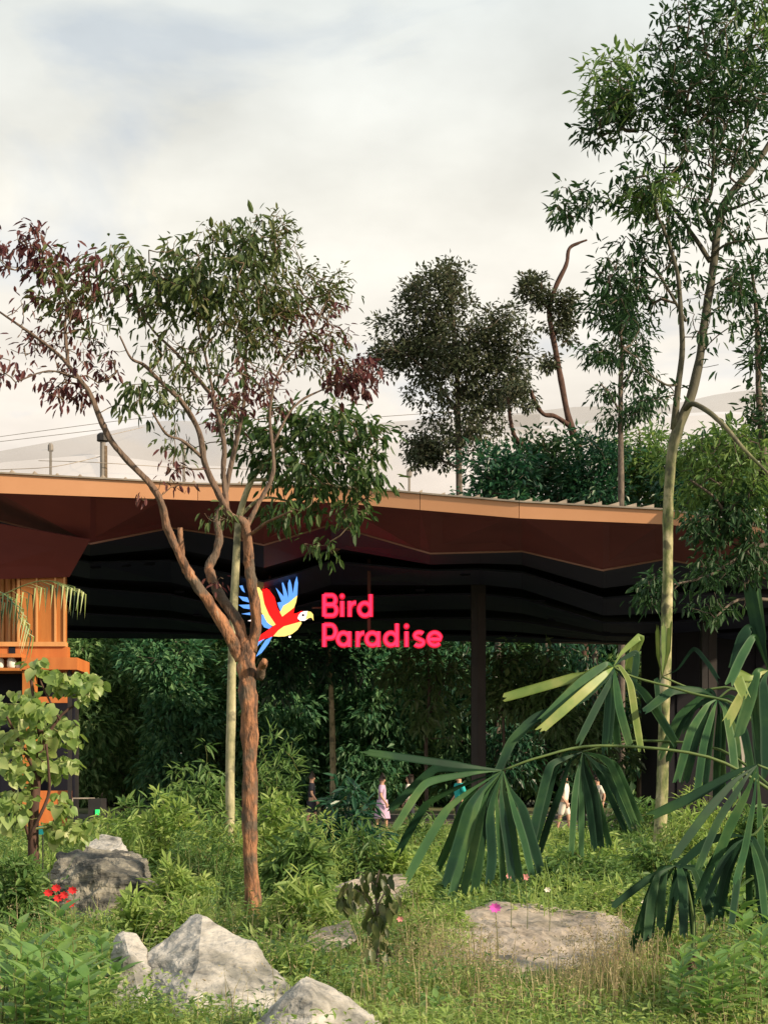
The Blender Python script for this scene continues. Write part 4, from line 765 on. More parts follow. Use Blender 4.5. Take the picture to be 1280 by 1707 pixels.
# ------------------------------------------------------------------ bushes
def bush(name, label, px, top, wpx, Y, mat, leaf, per=10, ncl=60, aspect=0.35, grp=None, droop=0.3, quad=False, crad=0.14):
    b = P(px, HORIZ, Y); b[2] = gz(b[0], b[1]); h = CAMZ-(top-HORIZ)/FPX*Y-b[2]; w = M(wpx, Y)
    root = thing(name, label, 'plant' if h < 0.8 else 'bush', b, grp); sk = Skel(); ns = 6
    for i in range(ns):
        a = i*2*math.pi/ns+rng.random(); q = np.array([[0, 0, -0.05], [math.cos(a)*w*.12, math.sin(a)*w*.12, h*.3], [math.cos(a)*w*.25, math.sin(a)*w*.2, h*(.5+.25*rng.random())]])+b
        q2, r2 = spline(q, [.016*h**.5, .012*h**.5, .006*h**.5], 4); sk.limb(q2, r2, False)
    d = rand_dirs(ncl)*(rng.random((ncl, 1))**.4); d[:, 2] = np.abs(d[:, 2])*1.0
    tp = b+np.stack([d[:, 0]*w*.5, d[:, 1]*w*.42, h*(.10+.9*d[:, 2])*(0.82+0.18*rng.random(ncl))], -1)
    sk.grow(tp); allf = Skel.twigs(sk, .004, .42, 1); m = MB().frusta(*allf, k=4); m.build('stems', STEM_G, root, b, kind='stuff')
    V, F = cluster_leaves(tp, crad, per, leaf, aspect, droop, b+np.array([0, 0, h*.3]), quad); MB().add(V, None, F).build('foliage', mat, root, b, kind='stuff')
    return root
BU = [
 (255, 1292, 150, 24, L_MID, .16, 13, 90, 'feathery green bush between the flat topped boulder and the pale trunk'),
 (335, 1232, 150, 27, L_MID, .17, 13, 110, 'tall leafy bush left of the forked trunk'),
 (462, 1195, 100, 28, L_MID, .20, 11, 80, 'tall bush directly right of the forked trunk'),
 (455, 1300, 150, 21, L_FRESH, .13, 13, 90, 'fresh green bush at the right foot of the forked trunk'),
 (575, 1292, 130, 22, L_TEAL, .20, 12, 100, 'dark glossy bush in the middle below the lettering'),
 (525, 1340, 130, 19, L_FRESH, .10, 15, 80, 'fine leaved light green bush right of the forked trunk'),
 (350, 1370, 170, 18.5, L_MID, .12, 14, 100, 'low mid green bush in front of the tall leafy bush'),
 (190, 1335, 100, 27, L_FRESH, .15, 11, 60, 'pale green bush above the small pale rock'),
 (1060, 1318, 170, 30, L_MID, .20, 12, 90, 'bush behind the tall trunk beside the people'),
 (1185, 1298, 150, 26, L_FRESH, .17, 12, 90, 'light green bush right of the tall trunk'),
 (1275, 1330, 120, 22, L_MID, .16, 12, 80, 'green bush at the right edge behind the fan palm'),
 (870, 1345, 160, 32, L_FRESH, .17, 11, 70, 'low bush in front of the people beneath the fan palm'),
 (700, 1350, 130, 31, L_MID, .18, 11, 70, 'low leafy bush in front of the person in lilac'),
 (760, 1400, 170, 22, L_FRESH, .12, 13, 80, 'low light green shrub seen through the fan palm leaf'),
 (960, 1410, 200, 19, L_MID, .10, 14, 110, 'low mid green shrub above the wide tan slab'),
 (1180, 1420, 140, 17, L_MID, .13, 13, 90, 'mid green shrub behind the small fan palm'),
 (25, 1395, 110, 14, L_MID, .12, 12, 90, 'leafy bush at the left edge below the heart leaved shrub'),
 (90, 1420, 120, 20, L_FRESH, .14, 12, 60, 'light green bush left of the flat topped boulder'),
 (300, 1425, 150, 15.5, L_FRESH, .10, 14, 90, 'feathery low plant right of the flat topped boulder'),
 (1010, 1465, 120, 16, L_FRESH, .10, 12, 60, 'small pale green weed clump behind the wide tan slab'),
 (690, 1455, 90, 15.5, L_FRESH, .09, 12, 50, 'small weed clump right of the sapling'),
 (480, 1575, 70, 11.8, L_FRESH, .08, 12, 50, 'low weed between the pointed boulder and sapling'),
]
BU += [
 (215, 1345, 130, 22, L_FRESH, .15, 14, 80, 'light feathery bush behind the flat topped boulder'),
 (280, 1315, 120, 21, L_FRESH, .14, 14, 90, 'light feathery bush in front of the tall leafy bush, left side'),
 (370, 1330, 110, 20, L_FRESH, .15, 14, 80, 'light green bush touching the left side of the forked trunk'),
 (500, 1370, 110, 17, L_MID, .14, 13, 80, 'broad leaved green bush right of the forked trunk foot'),
 (505, 1440, 100, 14.6, L_FRESH, .16, 11, 60, 'sword leaved weed at the right foot of the forked trunk'),
 (600, 1355, 90, 19, L_MID, .14, 12, 60, 'green bush between glossy bush and fan palm'),
 (660, 1395, 110, 19, L_FRESH, .13, 13, 70, 'light green shrub left of the drooping fan palm leaf'),
 (800, 1425, 150, 18, L_MID, .12, 13, 80, 'mid green shrub under the tips of the fan palm leaf'),
 (880, 1395, 140, 21, L_FRESH, .13, 13, 80, 'light shrub right of the fan palm leaf tips'),
 (1000, 1375, 150, 22, L_FRESH, .14, 13, 80, 'light shrub left of the tall trunk foot'),
 (1090, 1400, 120, 20, L_MID, .13, 13, 80, 'green shrub hiding the foot of the tall trunk'),
 (1150, 1350, 120, 23, L_FRESH, .15, 12, 80, 'light shrub right of the tall trunk foot'),
 (1260, 1420, 120, 15, L_MID, .14, 12, 80, 'green shrub at the right edge under the fan palm'),
 (860, 1470, 150, 15.8, L_MID, .09, 13, 60, 'low weeds along the far edge of the wide tan slab'),
 (300, 1485, 110, 13.4, L_FRESH, .11, 12, 70, 'fern like weeds behind the large pointed boulder'),
 (230, 1485, 80, 13.8, L_FRESH, .12, 11, 50, 'fern like weeds between flat topped and pointed boulders'),
 (730, 1500, 100, 14.2, L_FRESH, .10, 12, 50, 'weed clump at the left end of the wide tan slab'),
 (1120, 1520, 90, 12.6, L_FRESH, .11, 12, 50, 'weed clump at the right end of the wide tan slab'),
]
for px, top, w, Y, mt, lf, per, ncl, lab in BU:
    asp = random.choice((.2, .26, .34)); bush('bush', lab, px, top, w, float(Y), mt, lf*1.12, per, int(ncl*1.25), crad=0.13 if Y > 17 else .09, aspect=asp, droop=random.choice((.1, .35, .6)))

# plants whose leaves can be told apart: every leaf its own part
def leaf_proto(kind):
    n = 7; t = np.linspace(0, 1, n)
    if kind == 'heart': w = np.array([0.30, 0.47, 0.50, 0.44, 0.32, 0.17, 0.0])
    else: w = np.array([0.03, 0.14, 0.20, 0.205, 0.165, 0.095, 0.0])
    V = []
    for i in range(n):
        z = -0.35*t[i]**2 if kind == 'heart' else -0.22*t[i]**2
        back = -0.10 if (kind == 'heart' and i == 0) else 0
        V += [[t[i]+back, -w[i], z+w[i]*.28], [t[i], 0, z], [t[i]+back, w[i], z+w[i]*.28]]
    F = []
    for i in range(n-1):
        a = 3*i; F += [[a, a+1, a+4, a+3], [a+1, a+2, a+5, a+4]]
    me = mesh_np('leaf_'+kind, V, np.array(F)); smooth(me); return me
from mathutils import Matrix
LP = {}
def put_leaf(kind, mat, parent, origin, pos, d, up, L, name='leaf'):
    key = (kind, mat.name)
    if key not in LP:
        me = leaf_proto(kind); me.materials.append(mat); LP[key] = me
    d = unit(np.asarray(d, float)); s = unit(np.cross(up, d)); u_ = np.cross(d, s)
    o = bpy.data.objects.new(name, LP[key]); COL.objects.link(o); o.parent = parent
    mt = Matrix(((d[0], s[0], u_[0], 0), (d[1], s[1], u_[1], 0), (d[2], s[2], u_[2], 0), (0, 0, 0, 1)))
    o.matrix_local = Matrix.Translation(Vector(np.asarray(pos)-origin))@mt@Matrix.Diagonal((L, L, L, 1))
    return o
def obj_leaf_mat(name, cols, trans=.35):
    m = leaf_mat(name, cols, trans, .42, .4); t = m.node_tree
    g = [n for n in t.nodes if n.type == 'NEW_GEOMETRY'][0]; oi = t.nodes.new('ShaderNodeObjectInfo')
    for l in list(g.outputs['Random Per Island'].links): t.links.new(oi.outputs['Random'], l.to_socket)
    return m
OL_HEART = obj_leaf_mat('heart_leaf', [(0.12, 0.21, 0.06), (0.21, 0.32, 0.10), (0.31, 0.40, 0.15), (0.42, 0.45, 0.20)], .42)
OL_FRESH = obj_leaf_mat('fresh_leaf', [(0.08, 0.19, 0.055), (0.14, 0.27, 0.08), (0.21, 0.34, 0.105), (0.30, 0.40, 0.14)], .42)
OL_DARK = obj_leaf_mat('sapling_leaf', [(0.03, 0.06, 0.02), (0.06, 0.09, 0.03), (0.10, 0.13, 0.045), (0.17, 0.15, 0.07)], .3)
# heart leaved shrub
Y0 = 15.0; b = P(58, 1420, Y0); b[2] = 0.0
hs_ = thing('heart_leaved_shrub', 'shrub with large pale green heart shaped leaves at the left edge below the kiosk', 'shrub', b)
sk = Skel(); mb = MB()
for pts, d0, d1, mt in (([(58, 1440, 11), (56, 1390, 10), (60, 1310, 9), (70, 1240, 7), (60, 1180, 4), (50, 1120, 2.5)], 0, 0, 1), ([(48, 1400, 3.5), (80, 1330, 3), (82, 1290, 2.4), (78, 1240, 2)], -.2, -.3, 0), ([(70, 1240, 4), (105, 1190, 2.6), (140, 1165, 2), (150, 1130, 1.4)], 0, .2, 0), ([(62, 1290, 4), (30, 1230, 2.6), (10, 1190, 2)], 0, -.3, 0), ([(50, 1400, 3), (35, 1350, 2.4), (20, 1310, 2)], 0, -.2, 0), ([(100, 1200, 2.2), (70, 1140, 1.6), (62, 1105, 1.2)], 0, .1, 0)):
    q, r = px_limb(pts, Y0, d0, d1); q2, r2 = spline(q, r, 4); mb.tube(q2, r2, 8, bump=.15); sk.limb(q2, r2)
nf = len(sk.p); mb.build('stem', BARK_RED, hs_, b, True)
DENS[0] = 1.22; tp = np.vstack([blob_pts(x, Y0) for x in ((62, 1108, 18, 14, 6, 0, .2), (105, 1130, 35, 22, 22, .1, .3), (150, 1145, 26, 26, 16, .2, .25), (30, 1180, 45, 40, 26, -.2, .4), (75, 1215, 55, 45, 50, 0, .45), (30, 1260, 45, 45, 36, -.1, .4), (95, 1265, 35, 40, 26, .1, .3), (20, 1340, 30, 50, 24, -.2, .3), (105, 1345, 25, 30, 10, 0, .2), (135, 1375, 30, 22, 14, .2, .2), (100, 1390, 30, 20, 10, 0, .2), (125, 1235, 15, 10, 3, .2, .1))]); DENS[0] = 1.0
sk.grow(tp); MB().frusta(*sk.twigs(.0028, .4, nf), k=4).build('twigs', STEM_G, hs_, b, kind='stuff')
for p in tp:
    d = rand_dirs(1)[0]; d[2] = -0.55-0.5*rng.random(); d[1] -= 0.15
    put_leaf('heart', OL_HEART, hs_, b, p, d, unit(np.array([rng.normal()*.4, -1.0, .7+rng.normal()*.3])), rng.uniform(.065, .15))
V, F = cluster_leaves(tp[::2], .10, 3, .10, .8, .8, b+np.array([0, 0, 1.2])); MB().add(V, None, F).build('foliage', L_HEART, hs_, b, kind='stuff')
def leafy_plant(name, label, cat, stems, Y, mat, L, per, b=None, droop=.25, asp='lance'):
    """stems: (base px, top px, top py, dy)"""
    x0, y0 = stems[0][0], HORIZ; o = P(x0, y0, Y); o[2] = gz(o[0], Y)
    root = thing(name, label, cat, o); 
    for (bx, tx, ty, dy) in stems:
        a = P(bx, HORIZ, Y+dy); a[2] = gz(a[0], a[1])-.03; t = P(tx, ty, Y+dy); h = t-a
        pts = np.array([a+h*f+np.array([math.sin(f*3+bx)*.02, math.cos(f*2.3+bx)*.02, 0]) for f in np.linspace(0, 1, 6)])
        MB().tube(pts, np.linspace(.008, .003, 6), 5).build('stem', STEM_G, root, o)
        for k in range(per):
            f = 0.22+.78*(k+rng.random()*.6)/per; p = a+h*min(f, 1); ang = k*2.4+rng.random()*.7
            d = np.array([math.cos(ang), math.sin(ang), .65-droop*2*(1-f)*rng.random()+(f-.5)*.7])
            put_leaf(asp, mat, root, o, p, d, np.array([0, 0, 1.0])+rand_dirs(1)[0]*.2, L*(.7+.5*rng.random())*(1.05-.25*f))
    return root
st = [(15+13*i+rng.uniform(-8, 8), 10+14*i+rng.uniform(-10, 10), 1500+rng.uniform(0, 110)+(0 if i < 9 else 35), rng.uniform(-.7, .6)) for i in range(14)]
leafy_plant('leafy_plant', 'mass of bright green lance leaved plants in the bottom left corner', 'plant', st, 9.8, OL_FRESH, .23, 18)
st = [(5+11*i+rng.uniform(-6, 6), 8+12*i+rng.uniform(-8, 8), 1585+rng.uniform(0, 60), rng.uniform(-.3, .3)) for i in range(13)]
leafy_plant('leafy_plant', 'lower row of lance leaved plants along the bottom left edge', 'plant', st, 8.7, OL_FRESH, .20, 15)
st = [(1130+14*i+rng.uniform(-8, 8), 1130+14*i+rng.uniform(-10, 10), 1535+rng.uniform(0, 90)-(40 if i > 7 else 0), rng.uniform(-.6, .5)) for i in range(12)]
leafy_plant('leafy_plant', 'bright green broad leaved plants in the lower right corner', 'plant', st, 9.8, OL_FRESH, .2, 19)
st = [(1240+12*i, 1235+14*i+rng.uniform(-8, 8), 1455+rng.uniform(0, 40), rng.uniform(-.3, .3)) for i in range(5)]
leafy_plant('leafy_plant', 'upright light leaved plant at the right edge above the corner plants', 'plant', st, 10.8, OL_FRESH, .2, 14)
st = [(420+30*i+rng.uniform(-10, 10), 420+30*i+rng.uniform(-10, 10), 1690+rng.uniform(-10, 20), rng.uniform(-.2, .2)) for i in range(2)]+[(650+26*i, 650+26*i, 1660+rng.uniform(-15, 30), rng.uniform(-.2, .2)) for i in range(5)]
leafy_plant('leafy_plant', 'small green plants around the rock at the bottom edge', 'plant', st, 9.9, OL_FRESH, .15, 12)
# drooping sapling
Y0 = 11.6; b = P(628, 1640, Y0); b[2] = 0; sp_ = thing('sapling', 'small dark sapling with drooping leaves right of the pointed boulder', 'sapling', b); sk = Skel(); mb = MB()
for pts in ([(630, 1655, 4), (629, 1600, 3.6), (631, 1540, 3.2), (626, 1490, 2.4), (632, 1450, 1.6)], [(630, 1545, 2), (612, 1500, 1.6), (585, 1480, 1.2), (570, 1490, .8)], [(629, 1510, 1.8), (648, 1480, 1.4), (662, 1490, .8)], [(627, 1480, 1.4), (605, 1455, 1), (592, 1458, .7)]):
    q, r = px_limb(pts, Y0); q[0][2] = min(q[0][2], q[0][2]); q2, r2 = spline(q, r, 4); mb.tube(q2, r2, 6); sk.limb(q2, r2)
mb.build('stem', BARK_GREY, sp_, b)
for bl in ((590, 1480, 32, 22, 26, 0, .12), (630, 1465, 30, 22, 26, 0, .12), (650, 1500, 16, 20, 10, 0, .1), (628, 1530, 26, 26, 24, 0, .12), (632, 1580, 22, 34, 18, 0, .1), (575, 1500, 18, 14, 8, 0, .08)):
    for p in blob_pts(bl, Y0):
        d = rand_dirs(1)[0]*.6; d[2] = -1.0; put_leaf('lance', OL_DARK, sp_, b, p, d, np.array([rng.normal()*.5, -1, .4]), rng.uniform(.09, .16))

# ------------------------------------------------------------------ fan palms
def strip(name, mat, parent, o, pts, wpx, Y, split=True):
    """a long pleated leaflet along pixel points (px,py,dy)"""
    q = np.array([P(a[0], a[1], Y+a[2]) for a in pts]); w0 = M(wpx, Y)/2
    qq = [q[0]]
    for i in range(1, len(q)-1):                    # a firm crease at each bend
        qq += [q[i]*.82+q[i-1]*.18, q[i]*.82+q[i+1]*.18]
    q, _ = spline(np.array(qq+[q[-1]]), np.zeros(len(qq)+1), 4); n = len(q); f = np.linspace(0, 1, n)
    w = w0*np.clip(.10+f*1.55, 0, 1)*np.where(f > .93, .9, 1.0)
    T = unit(np.gradient(q, axis=0)); view = unit(q-np.array([0, 0, CAMZ])); S = unit(np.cross(T, view+rand_dirs(1)[0]*.25)); Nn = np.cross(S, T)
    ks = np.array([-1, -.6, -.2, .2, .6, 1.0]); hz = np.array([0, .16, 0, .16, 0, .16])
    jag = rng.uniform(-.04, .04, 6)
    V = np.zeros((n, 6, 3))
    for j in range(6): V[:, j] = q+S*(w*ks[j])[:, None]+Nn*(w*hz[j])[:, None]
    V[-1] += T[-1]*jag[:, None]
    idx = np.arange(n*6).reshape(n, 6); F = np.stack([idx[:-1, :-1], idx[:-1, 1:], idx[1:, 1:], idx[1:, :-1]], -1).reshape(-1, 4)
    me = mesh_np(name, V.reshape(-1, 3)-o, F); return link(name, me, mat, parent)
def frond(root, o, petiole, Y, segs, mats, wpx):
    q = np.array([P(a[0], a[1], Y+a[2]) for a in petiole]); r = np.linspace(.014, .008, len(q)); q2, r2 = spline(q, r, 5)
    fr = MB().tube(q2, r2, 7).build('frond', L_PETI, root, o, True)
    hub = petiole[-1]
    ext = []
    for a, c in list(zip(segs[:-1], segs[1:]))[5 if len(segs) > 10 else 0:]:           # further leaflets between neighbours
        pa, pc = [p for p in a if p != 'y'], [p for p in c if p != 'y']
        if len(pa) == len(pc) and len(segs) > 6 and rng.random() < .8:
            g = rng.uniform(.3, .7); ext.append([(u_[0]*g+v_[0]*(1-g)+rng.uniform(-4, 4), u_[1]*g+v_[1]*(1-g)+rng.uniform(-14, 4)) for u_, v_ in zip(pa, pc)])
    for s in list(segs)+ext:
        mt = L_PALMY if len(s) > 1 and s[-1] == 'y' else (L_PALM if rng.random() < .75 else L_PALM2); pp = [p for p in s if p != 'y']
        w = wpx*(.66+.34*rng.random()); d0 = hub[2]
        pts = [hub]; m = len(pp); fw_ = rng.uniform(-.32, .25)
        for i, p in enumerate(pp): pts.append((p[0], p[1], d0+fw_*(i+1)/m))
        strip('leaflet', mt, fr, o, pts, w, Y)
def z2(x, y): return (600+x/2.56, 1220+y/2.56)
def z1(x, y): return (820+x/2.783, 980+y/2.783)
def z7(x, y): return (900+x/3.37, 1380+y/3.37)
b = P(1310, HORIZ, 11.6); b[2] = 0
fp = thing('fan_palm', 'big fan palm with long drooping pleated leaflets, right foreground', 'palm', b)
tr_ = MB(); tr_.tube([b+np.array([0, 0, -.1]), b+np.array([.02, .02, .5]), b+np.array([0, 0, 1.0]), b+np.array([-.02, 0, 1.5])], [.11, .10, .09, .06], 12, bump=.2); tr_.build('trunk', BARK_RED, fp, b, True)
heart = (1305, 1330, 0)
frond(fp, b, [heart, (1180, 1262, -.1), (1000, 1243, -.2), (900, 1262, -.3), (838, 1284, -.3)], 11.6, [
 [z2(440, 145), z2(20, 85)], [z2(470, 165), z2(320, 150), z2(130, 330)], [z2(480, 175), z2(275, 215), z2(150, 410)], [z2(430, 230), z2(285, 305), z2(225, 400), z2(165, 510)], [z2(470, 250), z2(370, 330), z2(280, 480), z2(200, 630)], [z2(500, 230), z2(450, 300), z2(380, 480), z2(330, 590)], [z2(520, 260), z2(490, 340), z2(430, 550), z2(395, 690)], [z2(545, 270), z2(530, 360), z2(505, 560), z2(490, 675)], [z2(580, 280), z2(590, 380), z2(605, 560), z2(612, 655)], [z2(615, 260), z2(640, 360), z2(660, 520), z2(685, 640)], [z2(640, 250), z2(690, 320), z2(730, 450), z2(770, 590)], [z2(560, 250), z2(555, 330), z2(560, 480)]], False, 16.5)
frond(fp, b, [heart, (1200, 1250, .3), (1060, 1235, .5), (971, 1253, .6)], 11.9, [
 [z2(880, 110), z2(810, 140), z2(760, 330), z2(720, 520)], [z2(890, 130), z2(860, 240), z2(800, 400), z2(770, 500)], [z2(930, 170), z2(915, 280), z2(900, 520)], [z2(950, 180), z2(975, 300), z2(1000, 500)], [z2(980, 180), z2(1010, 280), z2(1065, 490)], [z2(1010, 140), z2(1060, 180), z2(1165, 415)], [z2(1040, 120), z2(1090, 150), z2(1195, 390)], [z2(940, 140), z2(940, 240), z2(945, 420)]], False, 16.5)
frond(fp, b, [heart, (1245, 1190, 0), (1150, 1155, .1), (1057, 1129, .2), (1022, 1112, .2)], 11.9, [
 [z1(400, 410), z1(50, 510), 'y'], [z1(500, 360), z1(400, 430), z1(235, 605), 'y'], [z1(535, 390), z1(430, 480), z1(225, 660), 'y'], [z1(560, 390), z1(420, 520), z1(200, 600), z1(90, 710), z1(20, 870)], [z1(600, 300), z1(690, 220), z1(660, 290), z1(630, 380), 'y'], [z1(590, 360), z1(640, 440), z1(665, 600), z1(690, 750), 'y'], [z1(600, 400), z1(700, 480), z1(790, 620), z1(850, 720)], [z1(545, 420), z1(535, 560), z1(520, 760)], [z1(570, 420), z1(590, 560), z1(640, 740)], [z1(555, 420), z1(480, 560), z1(400, 720)]], False, 16.5)
frond(fp, b, [heart, (1240, 1160, .4), (1160, 1150, .5), (1103, 1128, .5)], 12.0, [
 [z1(770, 320), z1(765, 185), 'y'], [z1(795, 300), z1(795, 172), 'y'], [z1(815, 300), z1(822, 172), 'y'], [z1(770, 450), z1(760, 420), z1(780, 620)], [z1(860, 380), z1(935, 275), z1(1000, 350), z1(1050, 430)]], False, 11)
frond(fp, b, [heart, (1300, 1220, -.3), (1280, 1118, -.4)], 11.3, [
 [z1(1240, 250), z1(1190, 0)], [z1(1250, 250), z1(1225, 20)], [z1(1200, 175), z1(1160, 230), z1(1115, 385)], [z1(1240, 395), z1(1180, 470), z1(1088, 625), 'y'], [z1(1220, 440), z1(1230, 620), z1(1245, 840)], [z1(1255, 440), z1(1275, 640), z1(1275, 860)], [z1(1200, 420), z1(1130, 400), z1(1170, 500), 'y']], False, 22)
frond(fp, b, [heart, (1290, 1290, -.4), (1262, 1275, -.5)], 11.0, [
 [(1225, 1300), (1180, 1350), (1120, 1432)], [(1240, 1300), (1195, 1370), (1163, 1447)], [(1245, 1320), (1215, 1380), (1188, 1447)], [(1255, 1340), (1240, 1420), (1225, 1470)], [(1265, 1340), (1268, 1420), (1262, 1490)], [(1230, 1285), (1150, 1330), (1085, 1360)]], False, 16.5)
frond(fp, b, [heart, (1270, 1200, .3), (1225, 1150, .35), (1195, 1165, .35)], 11.9, [
 [(1170, 1160), (1130, 1195), (1100, 1260)], [(1178, 1175), (1150, 1220), (1128, 1300)], [(1188, 1185), (1172, 1240), (1160, 1330)], [(1198, 1190), (1195, 1250), (1192, 1345)], [(1208, 1185), (1220, 1240), (1228, 1330)], [(1215, 1178), (1240, 1220), (1256, 1310)], [(1170, 1150), (1120, 1150), (1075, 1185)], [(1215, 1160), (1255, 1185), (1285, 1250)]], False, 15)
frond(fp, b, [heart, (1290, 1340, -.3), (1262, 1385, -.35), (1245, 1395, -.35)], 10.9, [
 [(1225, 1400), (1190, 1430), (1160, 1500)], [(1230, 1410), (1208, 1450), (1190, 1525)], [(1238, 1415), (1228, 1470), (1218, 1545)], [(1246, 1418), (1248, 1475), (1248, 1550)], [(1255, 1415), (1268, 1465), (1276, 1540)], [(1262, 1405), (1290, 1440), (1310, 1500)], [(1222, 1392), (1180, 1400), (1135, 1440)]], False, 16)
b = P(1150, HORIZ, 11.0); b[2] = 0
sp2 = thing('small_fan_palm', 'small fan palm with dark drooping leaflets beside the wide tan slab', 'palm', b)
MB().tube([b+np.array([0, 0, -.05]), b+np.array([0.01, 0, .3])], [.05, .04], 8).build('trunk', BARK_RED, sp2, b)
frond(sp2, b, [(1150, 1640, 0), (1155, 1540, .1), (1140, 1460, .05), (1125, 1443, 0)], 11.0, [
 [z7(700, 225), z7(680, 350), z7(675, 560)], [z7(660, 260), z7(625, 400), z7(600, 620)], [z7(640, 330), z7(570, 500), z7(515, 680)], [z7(760, 260), z7(745, 400), z7(715, 600)], [z7(810, 230), z7(840, 340), z7(860, 600)], [z7(860, 230), z7(915, 360), z7(960, 530)], [z7(900, 250), z7(960, 300), z7(1060, 470)], [z7(700, 240), z7(600, 290), z7(420, 430)]], False, 16)
# feather palm whose frond tip reaches in at the left
b = P(-70, HORIZ, 30.0); b[2] = 0
fe = thing('feather_palm', 'feather palm frond arching in front of the orange kiosk from the left edge', 'palm', b)
MB().tube([b, b+np.array([.05, 0, 2]), P(-70, 1090, 30)], [.13, .11, .09], 10, bump=.2).build('trunk', BARK_GREY, fe, b, True)
for pt in ([(-70, 1090), (-20, 1010), (20, 985), (60, 970), (95, 970), (122, 982)], [(-70, 1090), (-40, 1000), (-5, 985), (25, 1010), (40, 1050)]):
    q = np.array([P(x, y, 30-.5*i/5) for i, (x, y) in enumerate(pt)]); q2, r2 = spline(q, np.linspace(.02, .006, len(q)), 8)
    fr = MB().tube(q2, r2, 5).build('frond', STEM_G, fe, b)
    for i in range(4, len(q2), 2):
        for s in (-1, 1):
            a = q2[i]; T = unit(q2[min(i+1, len(q2)-1)]-q2[i-1]); tip = a+np.array([T[0]*.35+.12*s*0, s*.35-.1, -.62-.3*rng.random()+T[2]*.3])*(1.0-.35*i/len(q2)); mid = (a+tip)/2+np.array([0.14, 0, .2])
            w = .013; sd_ = np.array([w, w*.6, 0]); V = np.array([a-sd_*.4, a+sd_*.4, mid-sd_, mid+sd_, tip])
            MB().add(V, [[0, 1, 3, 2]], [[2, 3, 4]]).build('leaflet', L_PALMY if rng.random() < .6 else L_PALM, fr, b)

# ------------------------------------------------------------------ people
SKIN = noise_mat('skin', [(0, (0.42, 0.24, 0.165)), (1, (0.50, 0.30, 0.21))], 4, bump=0, rough=.55)
HAIR = noise_mat('dark_hair', [(0, (0.012, 0.009, 0.008)), (1, (0.03, 0.022, 0.018))], 20, bump=.2, rough=.5)
def cloth(n_, c): return noise_mat(n_, [(0, tuple(v*.85 for v in c)), (1, c)], 6, bump=.25, rough=.85)
def skin_mesh(verts, edges, radii, root=0, sub=2):
    me = bpy.data.meshes.new('sk'); me.from_pydata([tuple(v) for v in verts], edges, []); o = bpy.data.objects.new('sk', me); COL.objects.link(o)
    m = o.modifiers.new('s', 'SKIN'); m.use_smooth_shade = True
    for i, r in enumerate(radii):
        me.skin_vertices[0].data[i].radius = (r, r) if np.isscalar(r) else r; me.skin_vertices[0].data[i].use_root = (i == root)
    s = o.modifiers.new('d', 'SUBSURF'); s.levels = sub; s.render_levels = sub
    dg = bpy.context.evaluated_depsgraph_get(); r_ = bpy.data.meshes.new_from_object(o.evaluated_get(dg)); bpy.data.objects.remove(o); return r_
